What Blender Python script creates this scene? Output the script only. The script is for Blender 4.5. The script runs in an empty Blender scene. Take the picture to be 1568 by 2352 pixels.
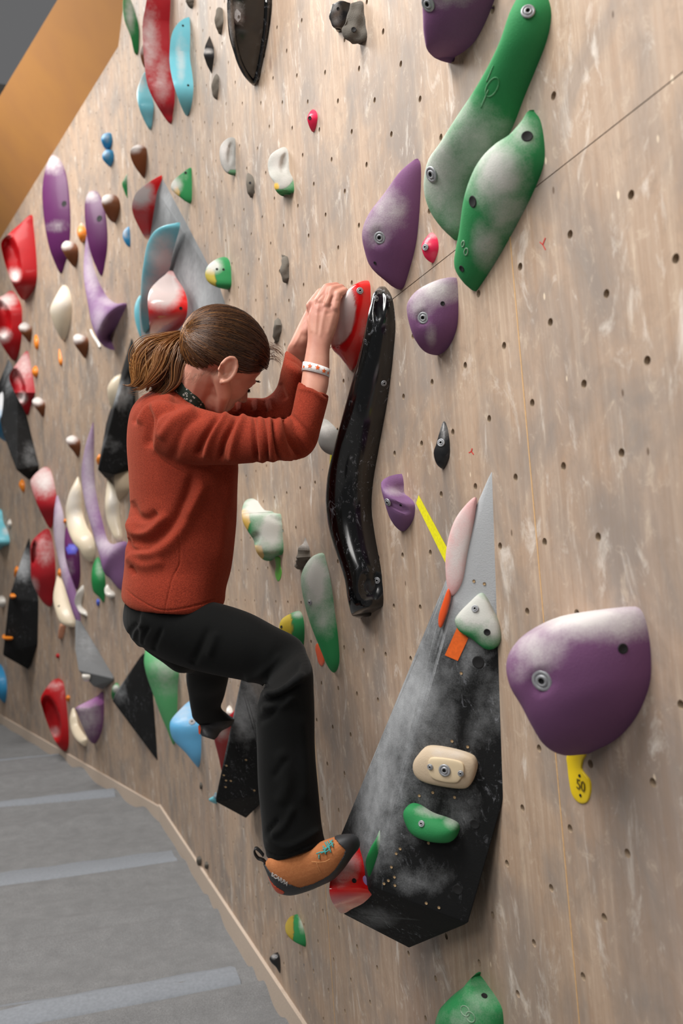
import bpy, bmesh, math, random
import numpy as np
from mathutils import Vector, Matrix
from mathutils.bvhtree import BVHTree
random.seed(7); RNG = np.random.default_rng(11)
SC = bpy.context.scene; COL = SC.collection

# ---------------------------------------------------------------- camera
F = 2000.5                                  # focal length in pixels of a 1568x2352 frame
FLOOR = -1.351                              # floor height below the eye
_a = np.array([-742., -184., F]); _b = np.array([5391., 10., F]); _u = np.cross(_a, _b)
_a /= np.linalg.norm(_a); _b /= np.linalg.norm(_b); _u /= np.linalg.norm(_u)
CR = Vector((_b[0], _a[0], _u[0])); CU = Vector((_b[1], _a[1], _u[1])); CF = Vector((_b[2], _a[2], _u[2]))
EYE = Vector((0, 0, -FLOOR))
cam = bpy.data.cameras.new('camera'); co = bpy.data.objects.new('camera', cam); COL.objects.link(co)
cu = CU.normalized(); cf = (CF - CF.dot(cu) * cu).normalized(); cr = cf.cross(cu)
M = Matrix((cr, cu, -cf)).transposed().to_4x4(); M.translation = EYE; co.matrix_world = M
cam.sensor_fit = 'VERTICAL'; cam.sensor_height = 36; cam.sensor_width = 24
cam.lens = F * 36 / 2352; cam.clip_start = .05; cam.clip_end = 60
cam.dof.use_dof = True; cam.dof.focus_distance = 1.80; cam.dof.aperture_fstop = 4.0; cam.dof.aperture_blades = 9
SC.camera = co

# ---------------------------------------------------------------- light
SC.view_settings.view_transform = 'Standard'; SC.view_settings.look = 'None'
SC.view_settings.gamma = 1; SC.view_settings.use_curve_mapping = False
SC.view_settings.exposure = 0.24
w = bpy.data.worlds.new('world'); SC.world = w; w.use_nodes = True
w.node_tree.nodes['Background'].inputs[0].default_value = (.98, .98, 1.0, 1)
w.node_tree.nodes['Background'].inputs[1].default_value = 0.115
def area(name, loc, target, sx, sy, power, col=(1, .975, .94)):
    l = bpy.data.lights.new(name, 'AREA'); l.shape = 'RECTANGLE'; l.size = sx; l.size_y = sy; l.energy = power; l.color = col
    o = bpy.data.objects.new(name, l); COL.objects.link(o); o.location = loc
    o.rotation_euler = (Vector(target) - Vector(loc)).to_track_quat('-Z', 'Y').to_euler()
    return o
area('ceiling_light_near', (-.95, 1.1, 3.95), (.4, 1.6, 1.3), 1.0, 2.2, 118)
area('ceiling_light_far', (-1.7, 6.0, 6.0), (.1, 6.2, 1.4), 1.8, 3.5, 290)
area('ceiling_light_behind', (-2.6, -1.2, 3.6), (.5, 1.6, 1.2), 1.6, 1.6, 62)

# ---------------------------------------------------------------- helpers
def P(x, y, d):                             # point at pixel x,y and depth d (metres along the lens axis)
    return EYE + (cr * ((x - 784) / F) + cu * ((1176 - y) / F) + cf) * d
def ray(x, y): return (P(x, y, 1) - EYE)
RV = np.array([list(cr), list(cu), list(cf)])
def proj(V):                                # world points -> pixels
    Q = (np.asarray(V) - np.array(EYE)) @ RV.T
    return np.stack([784 + F * Q[:, 0] / Q[:, 2], 1176 - F * Q[:, 1] / Q[:, 2]], 1)
def lin(c):
    if isinstance(c, str): c = tuple(int(c[i:i + 2], 16) for i in (1, 3, 5))
    return tuple(((v / 255) / 12.92 if v / 255 <= .04045 else ((v / 255 + .055) / 1.055) ** 2.4) for v in c) + (1,)
class Plane:
    def __init__(s, c, n, eu):
        s.c = Vector(c); s.n = Vector(n).normalized(); s.eu = (Vector(eu) - Vector(eu).dot(s.n) * s.n).normalized()
        s.ev = s.n.cross(s.eu) if s.n.cross(s.eu).z > 0 else s.eu.cross(s.n)
    def hit(s, x, y, h=0.):
        r = ray(x, y); k = ((s.c - EYE).dot(s.n) + h) / r.dot(s.n); return EYE + r * k
    def slope(s, x, y):
        r = ray(x, y); return abs(r.dot(s.eu) / r.dot(s.n))
    def loc(s, p): q = p - s.c; return q.dot(s.eu), q.dot(s.ev), q.dot(s.n)
    def pt(s, u, v, h=0.): return s.c + s.eu * u + s.ev * v + s.n * h
T_OVER = .045
MAIN = Plane((.738, 0, -FLOOR), (-1, 0, -T_OVER), (0, 1, 0))     # main climbing wall, slightly overhanging
_k0 = MAIN.hit(370, 1870); _k1 = MAIN.hit(272, 110)
def floor_hit(x, y):
    r = ray(x, y); return EYE + r * (-EYE.z / r.z)
_k2 = floor_hit(0, 1650)
_n = (_k2 - _k0).cross(_k1 - _k0); _n = _n if _n.x < 0 else -_n
LEFT = Plane(_k0, _n, _k2 - _k0)                                  # the wall turns at the fold

def tag(o, label=None, cat=None, group=None, kind=None):
    if label: o['label'] = label
    if cat: o['category'] = cat
    if group: o['group'] = group
    if kind: o['kind'] = kind
    return o
def mesh_obj(name, verts, faces, mat, parent=None, smooth=True):
    me = bpy.data.meshes.new(name); me.from_pydata([tuple(v) for v in verts], [], faces); me.update()
    bm = bmesh.new(); bm.from_mesh(me); bmesh.ops.recalc_face_normals(bm, faces=bm.faces); bm.to_mesh(me); bm.free()
    if mat: me.materials.append(mat)
    if smooth: me.shade_smooth()
    o = bpy.data.objects.new(name, me); COL.objects.link(o)
    if parent: o.parent = parent
    return o
def recentre(o, p=None):                    # origin at the base point of a thing
    me = o.data; p = Vector(p) if p is not None else sum((v.co for v in me.vertices), Vector()) / len(me.vertices)
    me.transform(Matrix.Translation(-p)); o.location = p; return o
def bevel(o, wd, seg=2, ang=30):
    m = o.modifiers.new('bevel', 'BEVEL'); m.width = wd; m.segments = seg; m.limit_method = 'ANGLE'; m.angle_limit = math.radians(ang); return o
def bvh_of(o):
    me = o.data; mw = o.matrix_basis
    return BVHTree.FromPolygons([mw @ v.co for v in me.vertices], [tuple(p.vertices) for p in me.polygons])

# ---------------------------------------------------------------- materials
class N:
    def __init__(s, name):
        s.m = bpy.data.materials.new(name); s.m.use_nodes = True; s.t = s.m.node_tree; s.b = s.t.nodes['Principled BSDF']
    def n(s, typ, **kw):
        x = s.t.nodes.new(typ)
        for k, v in kw.items():
            if k.startswith('i_'):
                key = k[2:]; key = int(key) if key.isdigit() else key.replace('_', ' ')
                x.inputs[key].default_value = v
            else: setattr(x, k, v)
        return x
    def l(s, a, b): s.t.links.new(a, b)
    def mix(s, fac, a, b, mode='MIX'):
        x = s.n('ShaderNodeMix', data_type='RGBA', blend_type=mode)
        for i, v in ((0, fac), (6, a), (7, b)):
            if hasattr(v, 'links'): s.l(v, x.inputs[i])
            else: x.inputs[i].default_value = v
        return x.outputs[2]
    def ramp(s, fac, stops):
        x = s.n('ShaderNodeValToRGB'); e = x.color_ramp.elements
        while len(e) < len(stops): e.new(.5)
        for q, (p, c) in zip(e, stops): q.position = p; q.color = c if len(c) == 4 else tuple(c) + (1,)
        s.l(fac, x.inputs[0]); return x.outputs[0]
    def rampv(s, fac, a, b, va=0., vb=1.):
        x = s.n('ShaderNodeMapRange', clamp=True); s.l(fac, x.inputs[0])
        for i, v in zip((1, 2, 3, 4), (a, b, va, vb)): x.inputs[i].default_value = v
        return x.outputs[0]
    def math(s, op, a, b=0.):
        x = s.n('ShaderNodeMath', operation=op)
        for i, v in ((0, a), (1, b)):
            if hasattr(v, 'links'): s.l(v, x.inputs[i])
            else: x.inputs[i].default_value = v
        return x.outputs[0]
    def noise(s, scale, detail=3, rough=.5, vec=None, mapping=None, dist=0.):
        x = s.n('ShaderNodeTexNoise'); x.inputs['Scale'].default_value = scale; x.inputs['Detail'].default_value = detail
        x.inputs['Roughness'].default_value = rough; x.inputs['Distortion'].default_value = dist
        vec = vec or s.coord()
        if mapping:
            mp = s.n('ShaderNodeMapping'); mp.inputs['Scale'].default_value = mapping; s.l(vec, mp.inputs[0]); vec = mp.outputs[0]
        s.l(vec, x.inputs['Vector']); return x.outputs[0]
    def coord(s):
        if not hasattr(s, '_c'): s._c = s.n('ShaderNodeTexCoord').outputs['Object']
        return s._c
    def bump(s, h, strength, dist=.01, prev=None):
        x = s.n('ShaderNodeBump'); x.inputs['Strength'].default_value = strength; x.inputs['Distance'].default_value = dist
        s.l(h, x.inputs['Height'])
        if prev: s.l(prev, x.inputs['Normal'])
        return x.outputs[0]
    def set(s, **kw):
        for k, v in kw.items():
            i = s.b.inputs[k.replace('_', ' ')]
            if hasattr(v, 'links'): s.l(v, i)
            else: i.default_value = v
        return s.m
def simple(name, c, rough=.6, metal=0., bump=0., scale=200., coat=0., spec=.5):
    k = N(name); n = k.noise(scale, 3)
    col = k.mix(k.rampv(n, .3, .7), tuple(v * .82 for v in lin(c)[:3]) + (1,), lin(c))
    k.set(Base_Color=col, Roughness=rough, Metallic=metal, Coat_Weight=coat, Specular_IOR_Level=spec)
    if bump: k.set(Normal=k.bump(n, bump, .002))
    return k.m
_hm = {}
def hold_mat(name, c, rough=.75, grain=.35, coat=0., spec=.35, chalk='#cfcbc8', scratch=0.):
    if name in _hm: return _hm[name]
    k = N(name + '_hold'); at = k.n('ShaderNodeAttribute', attribute_name='chalk').outputs['Fac']
    tn = k.n('ShaderNodeAttribute', attribute_name='tint')
    n1 = k.noise(9, 5, .6); n2 = k.noise(420, 3, .6); n3 = k.noise(40, 4, .65)
    base = k.mix(tn.outputs['Alpha'], lin(c), tn.outputs['Color'])
    base = k.mix(k.rampv(n1, .3, .75, 0, .22), base, tuple(v * .45 for v in lin(c)[:3]) + (1,))
    # chalk: a dusty film that follows the painted attribute, broken up by noise
    g = k.rampv(at, 0, .35, .22, 1.)
    s = k.math('MULTIPLY', k.math('SUBTRACT', n1, .5), 1.5)
    s = k.math('ADD', s, k.math('MULTIPLY', k.math('SUBTRACT', n3, .5), 1.1))
    s = k.math('ADD', s, k.math('MULTIPLY', k.math('SUBTRACT', n2, .5), .7))
    s = k.math('ADD', k.math('MULTIPLY', at, 1.5), k.math('MULTIPLY', s, g))
    fac = k.rampv(s, .08, 1.7, 0.0, .86)
    col = k.mix(fac, base, lin(chalk))
    if scratch:
        v = k.noise(60, 8, .8, dist=1.5, mapping=(1, 1, .45)); w_ = k.noise(7, 2)
        sc = k.math('MULTIPLY', k.rampv(v, .57, .65), k.rampv(w_, .42, .6)); fac2 = k.math('MULTIPLY', sc, scratch)
        col = k.mix(fac2, col, lin('#b9bcc4'))
    k.set(Base_Color=col, Specular_IOR_Level=spec, Coat_Weight=coat, Coat_Roughness=.12)
    k.set(Roughness=k.math('ADD', k.math('MULTIPLY', fac, .9 - rough), rough))
    if grain: k.set(Normal=k.bump(n2, grain, .0012))
    _hm[name] = k.m; return k.m
# ---------------------------------------------------------------- plywood
def plywood(name, seed=0., orange=0.):
    k = N(name); mp = k.n('ShaderNodeMapping'); mp.inputs['Location'].default_value = (seed, seed * .7, 0); k.l(k.coord(), mp.inputs[0]); v = mp.outputs[0]
    big = k.noise(1.6, 3, .5, v, (1, .45, 1)); grain = k.noise(14, 7, .65, v, (4.2, .22, 1), .35); fine = k.noise(70, 4, .6, v, (4, .1, 1))
    smudge = k.noise(4.5, 6, .62, v, (1.3, .8, 1), .5); scuff = k.noise(9, 7, .7, v, (1.8, .7, 1), .9)
    col = k.ramp(big, [(.25, lin('#9b8877')), (.5, lin('#b7a18d')), (.75, lin('#a59285'))])
    col = k.mix(k.rampv(grain, .38, .66, 0, .6), col, lin('#9c8069'))
    col = k.mix(k.rampv(grain, .3, .42, .35, 0), col, lin('#d3bda3'))
    col = k.mix(k.rampv(fine, .5, .72, 0, .28), col, lin('#8d6a4c'))
    # grey rubber and dirt smudges, white chalk scuffs
    col = k.mix(k.rampv(smudge, .44, .64, 0, .7), col, lin('#827b76'))
    col = k.mix(k.rampv(scuff, .57, .7, 0, .55), col, lin('#e6dfd6'))
    # knots
    vo = k.n('ShaderNodeTexVoronoi', feature='F1'); vo.inputs['Scale'].default_value = 2.9; vo.inputs['Randomness'].default_value = 1
    m2 = k.n('ShaderNodeMapping'); m2.inputs['Scale'].default_value = (1.5, .8, 1); k.l(v, m2.inputs[0]); k.l(m2.outputs[0], vo.inputs['Vector'])
    sx = k.n('ShaderNodeSeparateColor'); k.l(vo.outputs['Color'], sx.inputs[0])
    kn = k.math('MULTIPLY', k.rampv(k.math('ADD', vo.outputs['Distance'], k.math('MULTIPLY', fine, .03)), .055, .095, 1, 0), k.rampv(sx.outputs[0], .35, .37, 0, .6))
    col = k.mix(kn, col, k.mix(sx.outputs[1], lin('#7a5543'), lin('#6b625e')))
    # little pale chips of torn veneer and old screw holes
    v3 = k.n('ShaderNodeTexVoronoi', feature='F1'); v3.inputs['Scale'].default_value = 17; m3 = k.n('ShaderNodeMapping'); m3.inputs['Scale'].default_value = (1.6, .75, 1)
    k.l(v, m3.inputs[0]); k.l(m3.outputs[0], v3.inputs['Vector']); s3 = k.n('ShaderNodeSeparateColor'); k.l(v3.outputs['Color'], s3.inputs[0])
    near = k.rampv(v3.outputs['Distance'], .05, .085, 1, 0)
    col = k.mix(k.math('MULTIPLY', near, k.rampv(s3.outputs[0], .72, .75, 0, .7)), col, lin('#efdcc2'))
    col = k.mix(k.math('MULTIPLY', near, k.rampv(s3.outputs[1], .82, .85, 0, .8)), col, lin('#5a4636'))
    v4 = k.n('ShaderNodeTexVoronoi', feature='F1'); v4.inputs['Scale'].default_value = 8.5; k.l(v, v4.inputs['Vector']); s4 = k.n('ShaderNodeSeparateColor'); k.l(v4.outputs['Color'], s4.inputs[0])
    col = k.mix(k.math('MULTIPLY', k.rampv(v4.outputs['Distance'], .028, .04, 1, 0), k.rampv(s4.outputs[0], .6, .62, 0, .85)), col, lin('#4a4e58'))
    mott = k.noise(26, 6, .75, v, (1.2, .8, 1), .6); col = k.mix(k.rampv(mott, .52, .7, 0, .5), col, lin('#8c7b6c')); col = k.mix(k.rampv(mott, .3, .44, .4, 0), col, lin('#d8c7b2'))
    k.set(Base_Color=col, Roughness=.62, Specular_IOR_Level=.3, Normal=k.bump(k.math('ADD', grain, k.math('MULTIPLY', fine, .5)), .12, .003))
    return k.m
PLY = plywood('plywood'); PLY2 = plywood('plywood_turned', 3.3)
HOLE = simple('hole_wood', '#a8937c', .8); TNUT = simple('tnut_steel', '#6a5c4c', .6, .3)

def grid_wall(name, pl, u0, u1, v0, v1, pitch, row, uph, vph, mat, r=.0062, depth=.018):
    """sheet of plywood in the plane's own frame with a real bored hole for every t-nut (staggered rows)"""
    V = []; Fc = []; MI = []; zn = pl.eu.cross(pl.ev); sg = 1 if zn.dot(pl.n) > 0 else -1
    base = Matrix((pl.eu, pl.ev, zn)).transposed().to_4x4(); base.translation = pl.c
    ring = [(math.cos(math.pi * q / 6) * r, math.sin(math.pi * q / 6) * r) for q in range(12)]
    j = math.floor((v0 - vph) / row)
    while vph + (j - .5) * row < v1:
        vc = vph + j * row; off = uph + (pitch / 2 if j % 2 else 0); i0 = math.floor((u0 - off) / pitch)
        for i in range(i0, int((u1 - off) / pitch) + 2):
            uc = off + i * pitch; a, b, c, d = uc - pitch / 2, max(vc - row / 2, v0), uc + pitch / 2, min(vc + row / 2, v1); s = len(V)
            
            if d - b < 1e-5: continue
            V.extend([(a, b, 0), (c, b, 0), (c, d, 0), (a, d, 0)])
            if RNG.random() < .05 or min(vc - b, d - vc) < r * 1.3: Fc.append((s, s + 1, s + 2, s + 3)); MI.append(0); continue
            for z in (0, -depth * sg): V.extend([(uc + x, vc + y, z) for x, y in ring])
            V.append((uc, vc, -depth * sg)); R0, R1, CT = s + 4, s + 16, s + 28
            for q in range(12):
                k, q2 = (2, 3, 0, 1)[q // 3], (q + 1) % 12
                Fc.append((s + k, R0 + q2, R0 + q)); MI.append(0)
                Fc.append((R0 + q, R0 + q2, R1 + q2, R1 + q)); MI.append(1)
                Fc.append((R1 + q, R1 + q2, CT)); MI.append(2)
            for q, k1, k2 in ((0, 1, 2), (3, 2, 3), (6, 3, 0), (9, 0, 1)): Fc.append((s + k1, s + k2, R0 + q)); MI.append(0)
        j += 1
    me = bpy.data.meshes.new(name); me.from_pydata(V, [], Fc); me.update()
    me.polygons.foreach_set('material_index', MI)
    for m in (mat, HOLE, TNUT): me.materials.append(m)
    o = bpy.data.objects.new(name, me); COL.objects.link(o); o.matrix_world = base
    tag(o, kind='structure'); return o
# rows measured along the wall; the panel joint runs at SEAM_V
SEAM_V = MAIN.loc(MAIN.hit(1568, 165))[1]
KU = MAIN.loc(_k0)[0]
FV = MAIN.loc(MAIN.pt(0, 0) * 0 + Vector((.738 + T_OVER * 1.351, 0, 0)))[1]
grid_wall('wall_right', MAIN, .30, KU + .25, SEAM_V + .0008, 3.9, .1325, .1065, 1.456, .993, PLY)
grid_wall('wall_right_lower', MAIN, .30, KU + .25, FV - .05, SEAM_V - .0008, .1285, .105, .984, .26, PLY)
luv = LEFT.loc(LEFT.hit(0, 560)); 
grid_wall('wall_left', LEFT, -.15, 6.2, -.05, 5.2, .19, .15, .05, .03, PLY2, r=.006)
# dark joint behind the panel gap, and the two upright joints between plywood sheets
def strip(name, pl, u0, v0, u1, v1, wd, h, mat, th=.002, parent=None):
    d = Vector((u1 - u0, v1 - v0)).normalized(); q = Vector((-d.y, d.x)) * wd / 2
    V = [pl.pt(u + s * q.x, v + s * q.y, z) for z in (h, h + th) for (u, v, s) in ((u0, v0, -1), (u0, v0, 1), (u1, v1, 1), (u1, v1, -1))]
    return mesh_obj(name, V, [(0, 1, 2, 3), (4, 7, 6, 5), (0, 4, 5, 1), (1, 5, 6, 2), (2, 6, 7, 3), (3, 7, 4, 0)], mat, parent, False)
DARKGAP = simple('joint_wood', '#b8a088', .9); FILL = simple('joint_filler', '#d9ae78', .7)
tag(strip('trim_1', MAIN, .3, SEAM_V - .001, KU + .2, SEAM_V - .001, .012, -.0035, DARKGAP), kind='structure')
for i, (x, y, v0, v1) in enumerate(((1243, 1360, FV, SEAM_V), (756, 2163, FV, -.35))):
    u = MAIN.loc(MAIN.hit(x, y))[0]
    tag(strip('trim_%d' % (i + 2), MAIN, u, v0, u, v1, .0022, -.0005, FILL, .001), kind='structure')
# orange painted band above the turned wall and the dark hall beyond
ORANGE = N('orange_paint'); _o1 = ORANGE.noise(3, 3)
ORANGE.set(Base_Color=ORANGE.mix(_o1, lin('#c68e4a'), lin('#b07c4e')), Roughness=.7)
pA = LEFT.hit(272, 106); pB = LEFT.hit(-420, 1234); pC = MAIN.hit(287, -15); pC = pC + (pC - MAIN.hit(276, 80)) * 1.0
nrm = (pB - pA).cross(pC - pA).normalized(); nrm = nrm if nrm.x < 0 else -nrm
OP = Plane(pA, nrm, pB - pA)
oq = [OP.hit(272, 106), OP.hit(-300, 1045), OP.hit(-300, 719), OP.hit(250, -197), OP.hit(310, -197)]
V = [p + nrm * h for h in (0, -.03) for p in oq]
tag(mesh_obj('wall_upper_band', V, [(0, 1, 2, 3, 4), (9, 8, 7, 6, 5)] + [(i, (i + 1) % 5, 5 + (i + 1) % 5, 5 + i) for i in range(5)], ORANGE.m, None, False), kind='structure')
GREY = N('grey_hall'); GREY.set(Base_Color=GREY.mix(GREY.noise(.8, 3), lin('#8d8982'), lin('#b5b0a8')), Roughness=.9)
def box(name, lo, hi, mat, parent=None, kind=None):
    (a, b, c), (d, e, f) = lo, hi
    V = [(x, y, z) for x in (a, d) for y in (b, e) for z in (c, f)]
    o = mesh_obj(name, V, [(0, 1, 3, 2), (4, 6, 7, 5), (0, 4, 5, 1), (2, 3, 7, 6), (0, 2, 6, 4), (1, 5, 7, 3)], mat, parent, False)
    if kind: tag(o, kind=kind)
    return o
box('wall_back', (-7, 13.5, 0), (6, 13.7, 9), GREY.m, kind='structure')
box('wall_far_side', (-7.2, -4, 0), (-7, 13.7, 6), GREY.m, kind='structure')

# ---------------------------------------------------------------- mats on the floor
CARPET = N('grey_mat_carpet'); _n1 = CARPET.noise(260, 3, .7); _n2 = CARPET.noise(14, 4, .6)
CARPET.set(Base_Color=CARPET.mix(CARPET.rampv(_n1, .3, .7), lin('#69696a'), CARPET.mix(CARPET.rampv(_n2, .3, .7), lin('#919293'), lin('#7e7f80'))), Roughness=.95, Specular_IOR_Level=.1, Normal=CARPET.bump(_n1, .5, .004))
VELC = simple('grey_hook_strip', '#858a91', .8, bump=.3, scale=90)
fx0, fx1, fy0, fy1 = -4.5, 1.2, .6, 14.; nx, ny = 80, 640
X = np.linspace(fx0, fx1, nx); Y = fy0 + (fy1 - fy0) * np.linspace(0, 1, ny) ** 1.35
def mat_h(x, y):
    e = np.clip((x - 0.1) / .6, -1, 1)
    h = 0
    for (yc, a, wd, sl) in ((2.62, .016, .05, .02), (2.8, .012, .06, -.03), (3.0, .018, .07, .05), (3.22, .012, .05, -.02), (3.75, .016, .08, .03), (4.0, .012, .07, -.03), (4.5, .01, .1, .02), (5.6, .014, .12, .03), (6.2, .016, .12, -.02), (7.0, .02, .2, 0), (7.6, .02, .2, .02)):
        h = h + a * 2.5 * np.exp(-((y - yc - sl * x - .03 * np.sin(x * 2.3 + yc)) / wd) ** 2)
    return h - .045 + .004 * np.sin(y * 9 + x * 2)
GX, GY = np.meshgrid(X, Y, indexing='ij'); GZ = mat_h(GX, GY)
V = np.stack([GX, GY, GZ], -1).reshape(-1, 3)
Fq = [(i * ny + j, (i + 1) * ny + j, (i + 1) * ny + j + 1, i * ny + j + 1) for i in range(nx - 1) for j in range(ny - 1)]
tag(mesh_obj('floor', V, Fq, CARPET.m), kind='structure')
for (xa, ya, xb, yb, wpx, lab) in ((0, 2310, 540, 2212, 52, 'grey seam strip across the crash mats, the nearest and widest, at the bottom left'),
                                   (0, 1999, 400, 1949, 32, 'grey seam strip across the crash mats, second one back, left of the climber\'s foot'),
                                   (0, 1839, 262, 1812, 17, 'grey seam strip across the crash mats, third one back and thin'),
                                   (0, 1738, 140, 1730, 10, 'grey seam strip across the crash mats, farthest one, under the lowest red ring hold')):
    A = floor_hit(xa, ya); B = floor_hit(xb, yb); d = (B - A).normalized(); A = A - d * 1.6
    wd = (floor_hit((xa + xb) / 2, (ya + yb) / 2 + wpx / 2) - floor_hit((xa + xb) / 2, (ya + yb) / 2 - wpx / 2)).length
    q = Vector((-d.y, d.x, 0)) * wd / 2; n = 60; V = []; Fc = []
    for i in range(n + 1):
        c = A.lerp(B, i / n)
        for s_ in (-1, -.9, 0, .9, 1):
            p = c + q * s_; z = float(mat_h(p.x, p.y)) + (.007 if abs(s_) < 1 else -.004) + .002 * math.sin(i * .9 + s_ * 2)
            V.append((p.x, p.y, z))
        if i: Fc += [((i - 1) * 5 + k_, i * 5 + k_, i * 5 + k_ + 1, (i - 1) * 5 + k_ + 1) for k_ in range(4)]
    o = tag(mesh_obj('mat_seam_strip', V, Fc, VELC), lab, 'mat strip', 'seam strips between the crash mats'); recentre(o)
# pale kick board along the foot of the wall
KICK = simple('pale_kick_board', '#cbb9a8', .7)
def kick(name, pl, u0, u1, v0, v1, t):
    V = [pl.pt(u, v, h) for u in (u0, u1) for v in (v0, v1) for h in (-.01, t)]
    return tag(mesh_obj(name, V, [(0, 1, 3, 2), (4, 6, 7, 5), (0, 4, 5, 1), (2, 3, 7, 6), (0, 2, 6, 4), (1, 5, 7, 3)], KICK, None, False), kind='structure')
kick('baseboard_right', MAIN, .3, KU + .02, FV - .05, FV + .055, .012)
fl = LEFT.loc(_k0)[1]
kick('baseboard_left', LEFT, -.02, 6.0, fl - .05, fl + .045, .012)
# ---------------------------------------------------------------- climbing holds: solid lofts standing off the wall
def catmull(pts, per=6, closed=True):
    n = len(pts); out = []
    for i in range(n if closed else n - 1):
        p = [np.array(pts[(i + k) % n if closed else min(max(i + k, 0), n - 1)], float) for k in (-1, 0, 1, 2)]
        for q in range(per):
            t = q / per
            out.append(.5 * (2 * p[1] + (p[2] - p[0]) * t + (2 * p[0] - 5 * p[1] + 4 * p[2] - p[3]) * t * t + (3 * p[1] - p[0] - 3 * p[2] + p[3]) * t ** 3))
    if not closed: out.append(np.array(pts[-1], float))
    return out
def rows_from_outline(pts, rows, ang):
    """cut a silhouette into rows; returns (right x,y, left x,y) per row"""
    c, s = math.cos(math.radians(ang)), math.sin(math.radians(ang)); R = np.array([[c, s], [-s, c]])
    Q = np.array(pts) @ R.T; y0, y1 = Q[:, 1].min(), Q[:, 1].max(); out = []
    for j in range(rows + 1):
        t = (1 - math.cos(math.pi * j / rows)) / 2 * .55 + (j / rows) * .45
        y = y0 + (y1 - y0) * min(max(t, .0015), .9985); xs = []
        for i in range(len(Q)):
            a, b = Q[i], Q[(i + 1) % len(Q)]
            if (a[1] <= y) != (b[1] <= y): xs.append(a[0] + (b[0] - a[0]) * (y - a[1]) / (b[1] - a[1]))
        if len(xs) < 2: continue
        r = np.array([max(xs), y]) @ R; l = np.array([min(xs), y]) @ R; out.append((r[0], r[1], l[0], l[1]))
    return out
NOISEV = RNG.normal(size=(6, 3))
def attr_paint(o, chalk, tint):
    me = o.data; n = len(me.vertices); W = np.array([list(o.matrix_basis @ v.co) for v in me.vertices]); px = proj(W)
    ch = np.zeros(n)
    for (x, y, rx, ry, s) in chalk:
        d = np.sqrt(((px[:, 0] - x) / rx) ** 2 + ((px[:, 1] - y) / ry) ** 2); ch = np.maximum(ch, s * np.clip(1.25 - d, 0, 1))
    a = me.attributes.new('chalk', 'FLOAT', 'POINT'); a.data.foreach_set('value', ch.astype('f'))
    t = np.zeros((n, 4))
    for (x, y, rx, ry, c) in tint:
        d = np.sqrt(((px[:, 0] - x) / rx) ** 2 + ((px[:, 1] - y) / ry) ** 2); f_ = np.clip((1.03 - d) * 16, 0, 1)[:, None]
        t = t * (1 - f_) + f_ * np.array(lin(c))
    a = me.attributes.new('tint', 'FLOAT_COLOR', 'POINT'); a.data.foreach_set('color', t.astype('f').ravel())
STEEL = simple('bolt_steel', '#a4a6aa', .45, .35); HOLE_SHADE = simple('socket_hole_shade', '#101012', .8)  # black puts the inner shade of sockets and flat hole discs into colour
def bolt_mesh(r, hole=False):
    bm = bmesh.new(); prof = [(r * 1.25, .0), (r * 1.2, .0012), (r, .0016), (r * .82, .0012), (r * .8, .0004), (r * .72, .0004), (r * .68, .0022), (r * .38, .0024), (r * .36, -.0008), (0, -.0008)]
    if hole: prof = [(r * 1.12, -.0008), (r, .0002), (r * .9, -.0002), (0, -.0002)]
    nseg = 16; rings = []
    for (q, z) in prof: rings.append([bm.verts.new((q * math.cos(t * 2 * math.pi / nseg), q * math.sin(t * 2 * math.pi / nseg), z)) for t in range(nseg)] if q else [bm.verts.new((0, 0, z))])
    for k in range(len(rings) - 1):
        for t in range(nseg):
            t2 = (t + 1) % nseg
            f = bm.faces.new((rings[k][t], rings[k][t2], rings[k + 1][t2], rings[k + 1][t]) if len(rings[k + 1]) > 1 else (rings[k][t], rings[k][t2], rings[k + 1][0]))
            f.material_index = 1 if k >= len(rings) - 3 or hole and k >= 2 else 0; f.smooth = True
    me = bpy.data.meshes.new('bolt'); bm.to_mesh(me); bm.free(); me.materials.append(STEEL if not hole else HOLE_SHADE); me.materials.append(HOLE_SHADE); return me
_bm = {}
SCREWT = simple('raw_wood_hole', '#a58a66', .8)
def put_bolt(o, bv, x, y, r=.0085, hole=False, name=None):
    key = (round(r, 4), hole, name)
    if key not in _bm:
        _bm[key] = bolt_mesh(r, hole)
        if name == 'screw_hole': _bm[key].materials[1] = SCREWT
    hit = bv.ray_cast(EYE, ray(x, y).normalized())
    if hit[0] is None: return
    p, nn = hit[0], hit[1]
    if nn.dot(ray(x, y)) > 0: nn = -nn
    b = bpy.data.objects.new(name or ('bolt_hole' if hole else 'bolt'), _bm[key]); COL.objects.link(b); b.parent = o
    b.matrix_world = Matrix.Translation(p + nn * .0009) @ nn.to_track_quat('Z', 'Y').to_matrix().to_4x4()
    b.matrix_parent_inverse = o.matrix_basis.inverted(); b.matrix_basis = Matrix.Translation(p + nn * .0009) @ nn.to_track_quat('Z', 'Y').to_matrix().to_4x4()
    return b
def catrows(pairs, per):
    A = catmull([(p[0], p[1]) for p in pairs], per, False); B = catmull([(p[2], p[3]) for p in pairs], per, False)
    return [(a[0], a[1], b[0], b[1]) for a, b in zip(A, B)]
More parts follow.
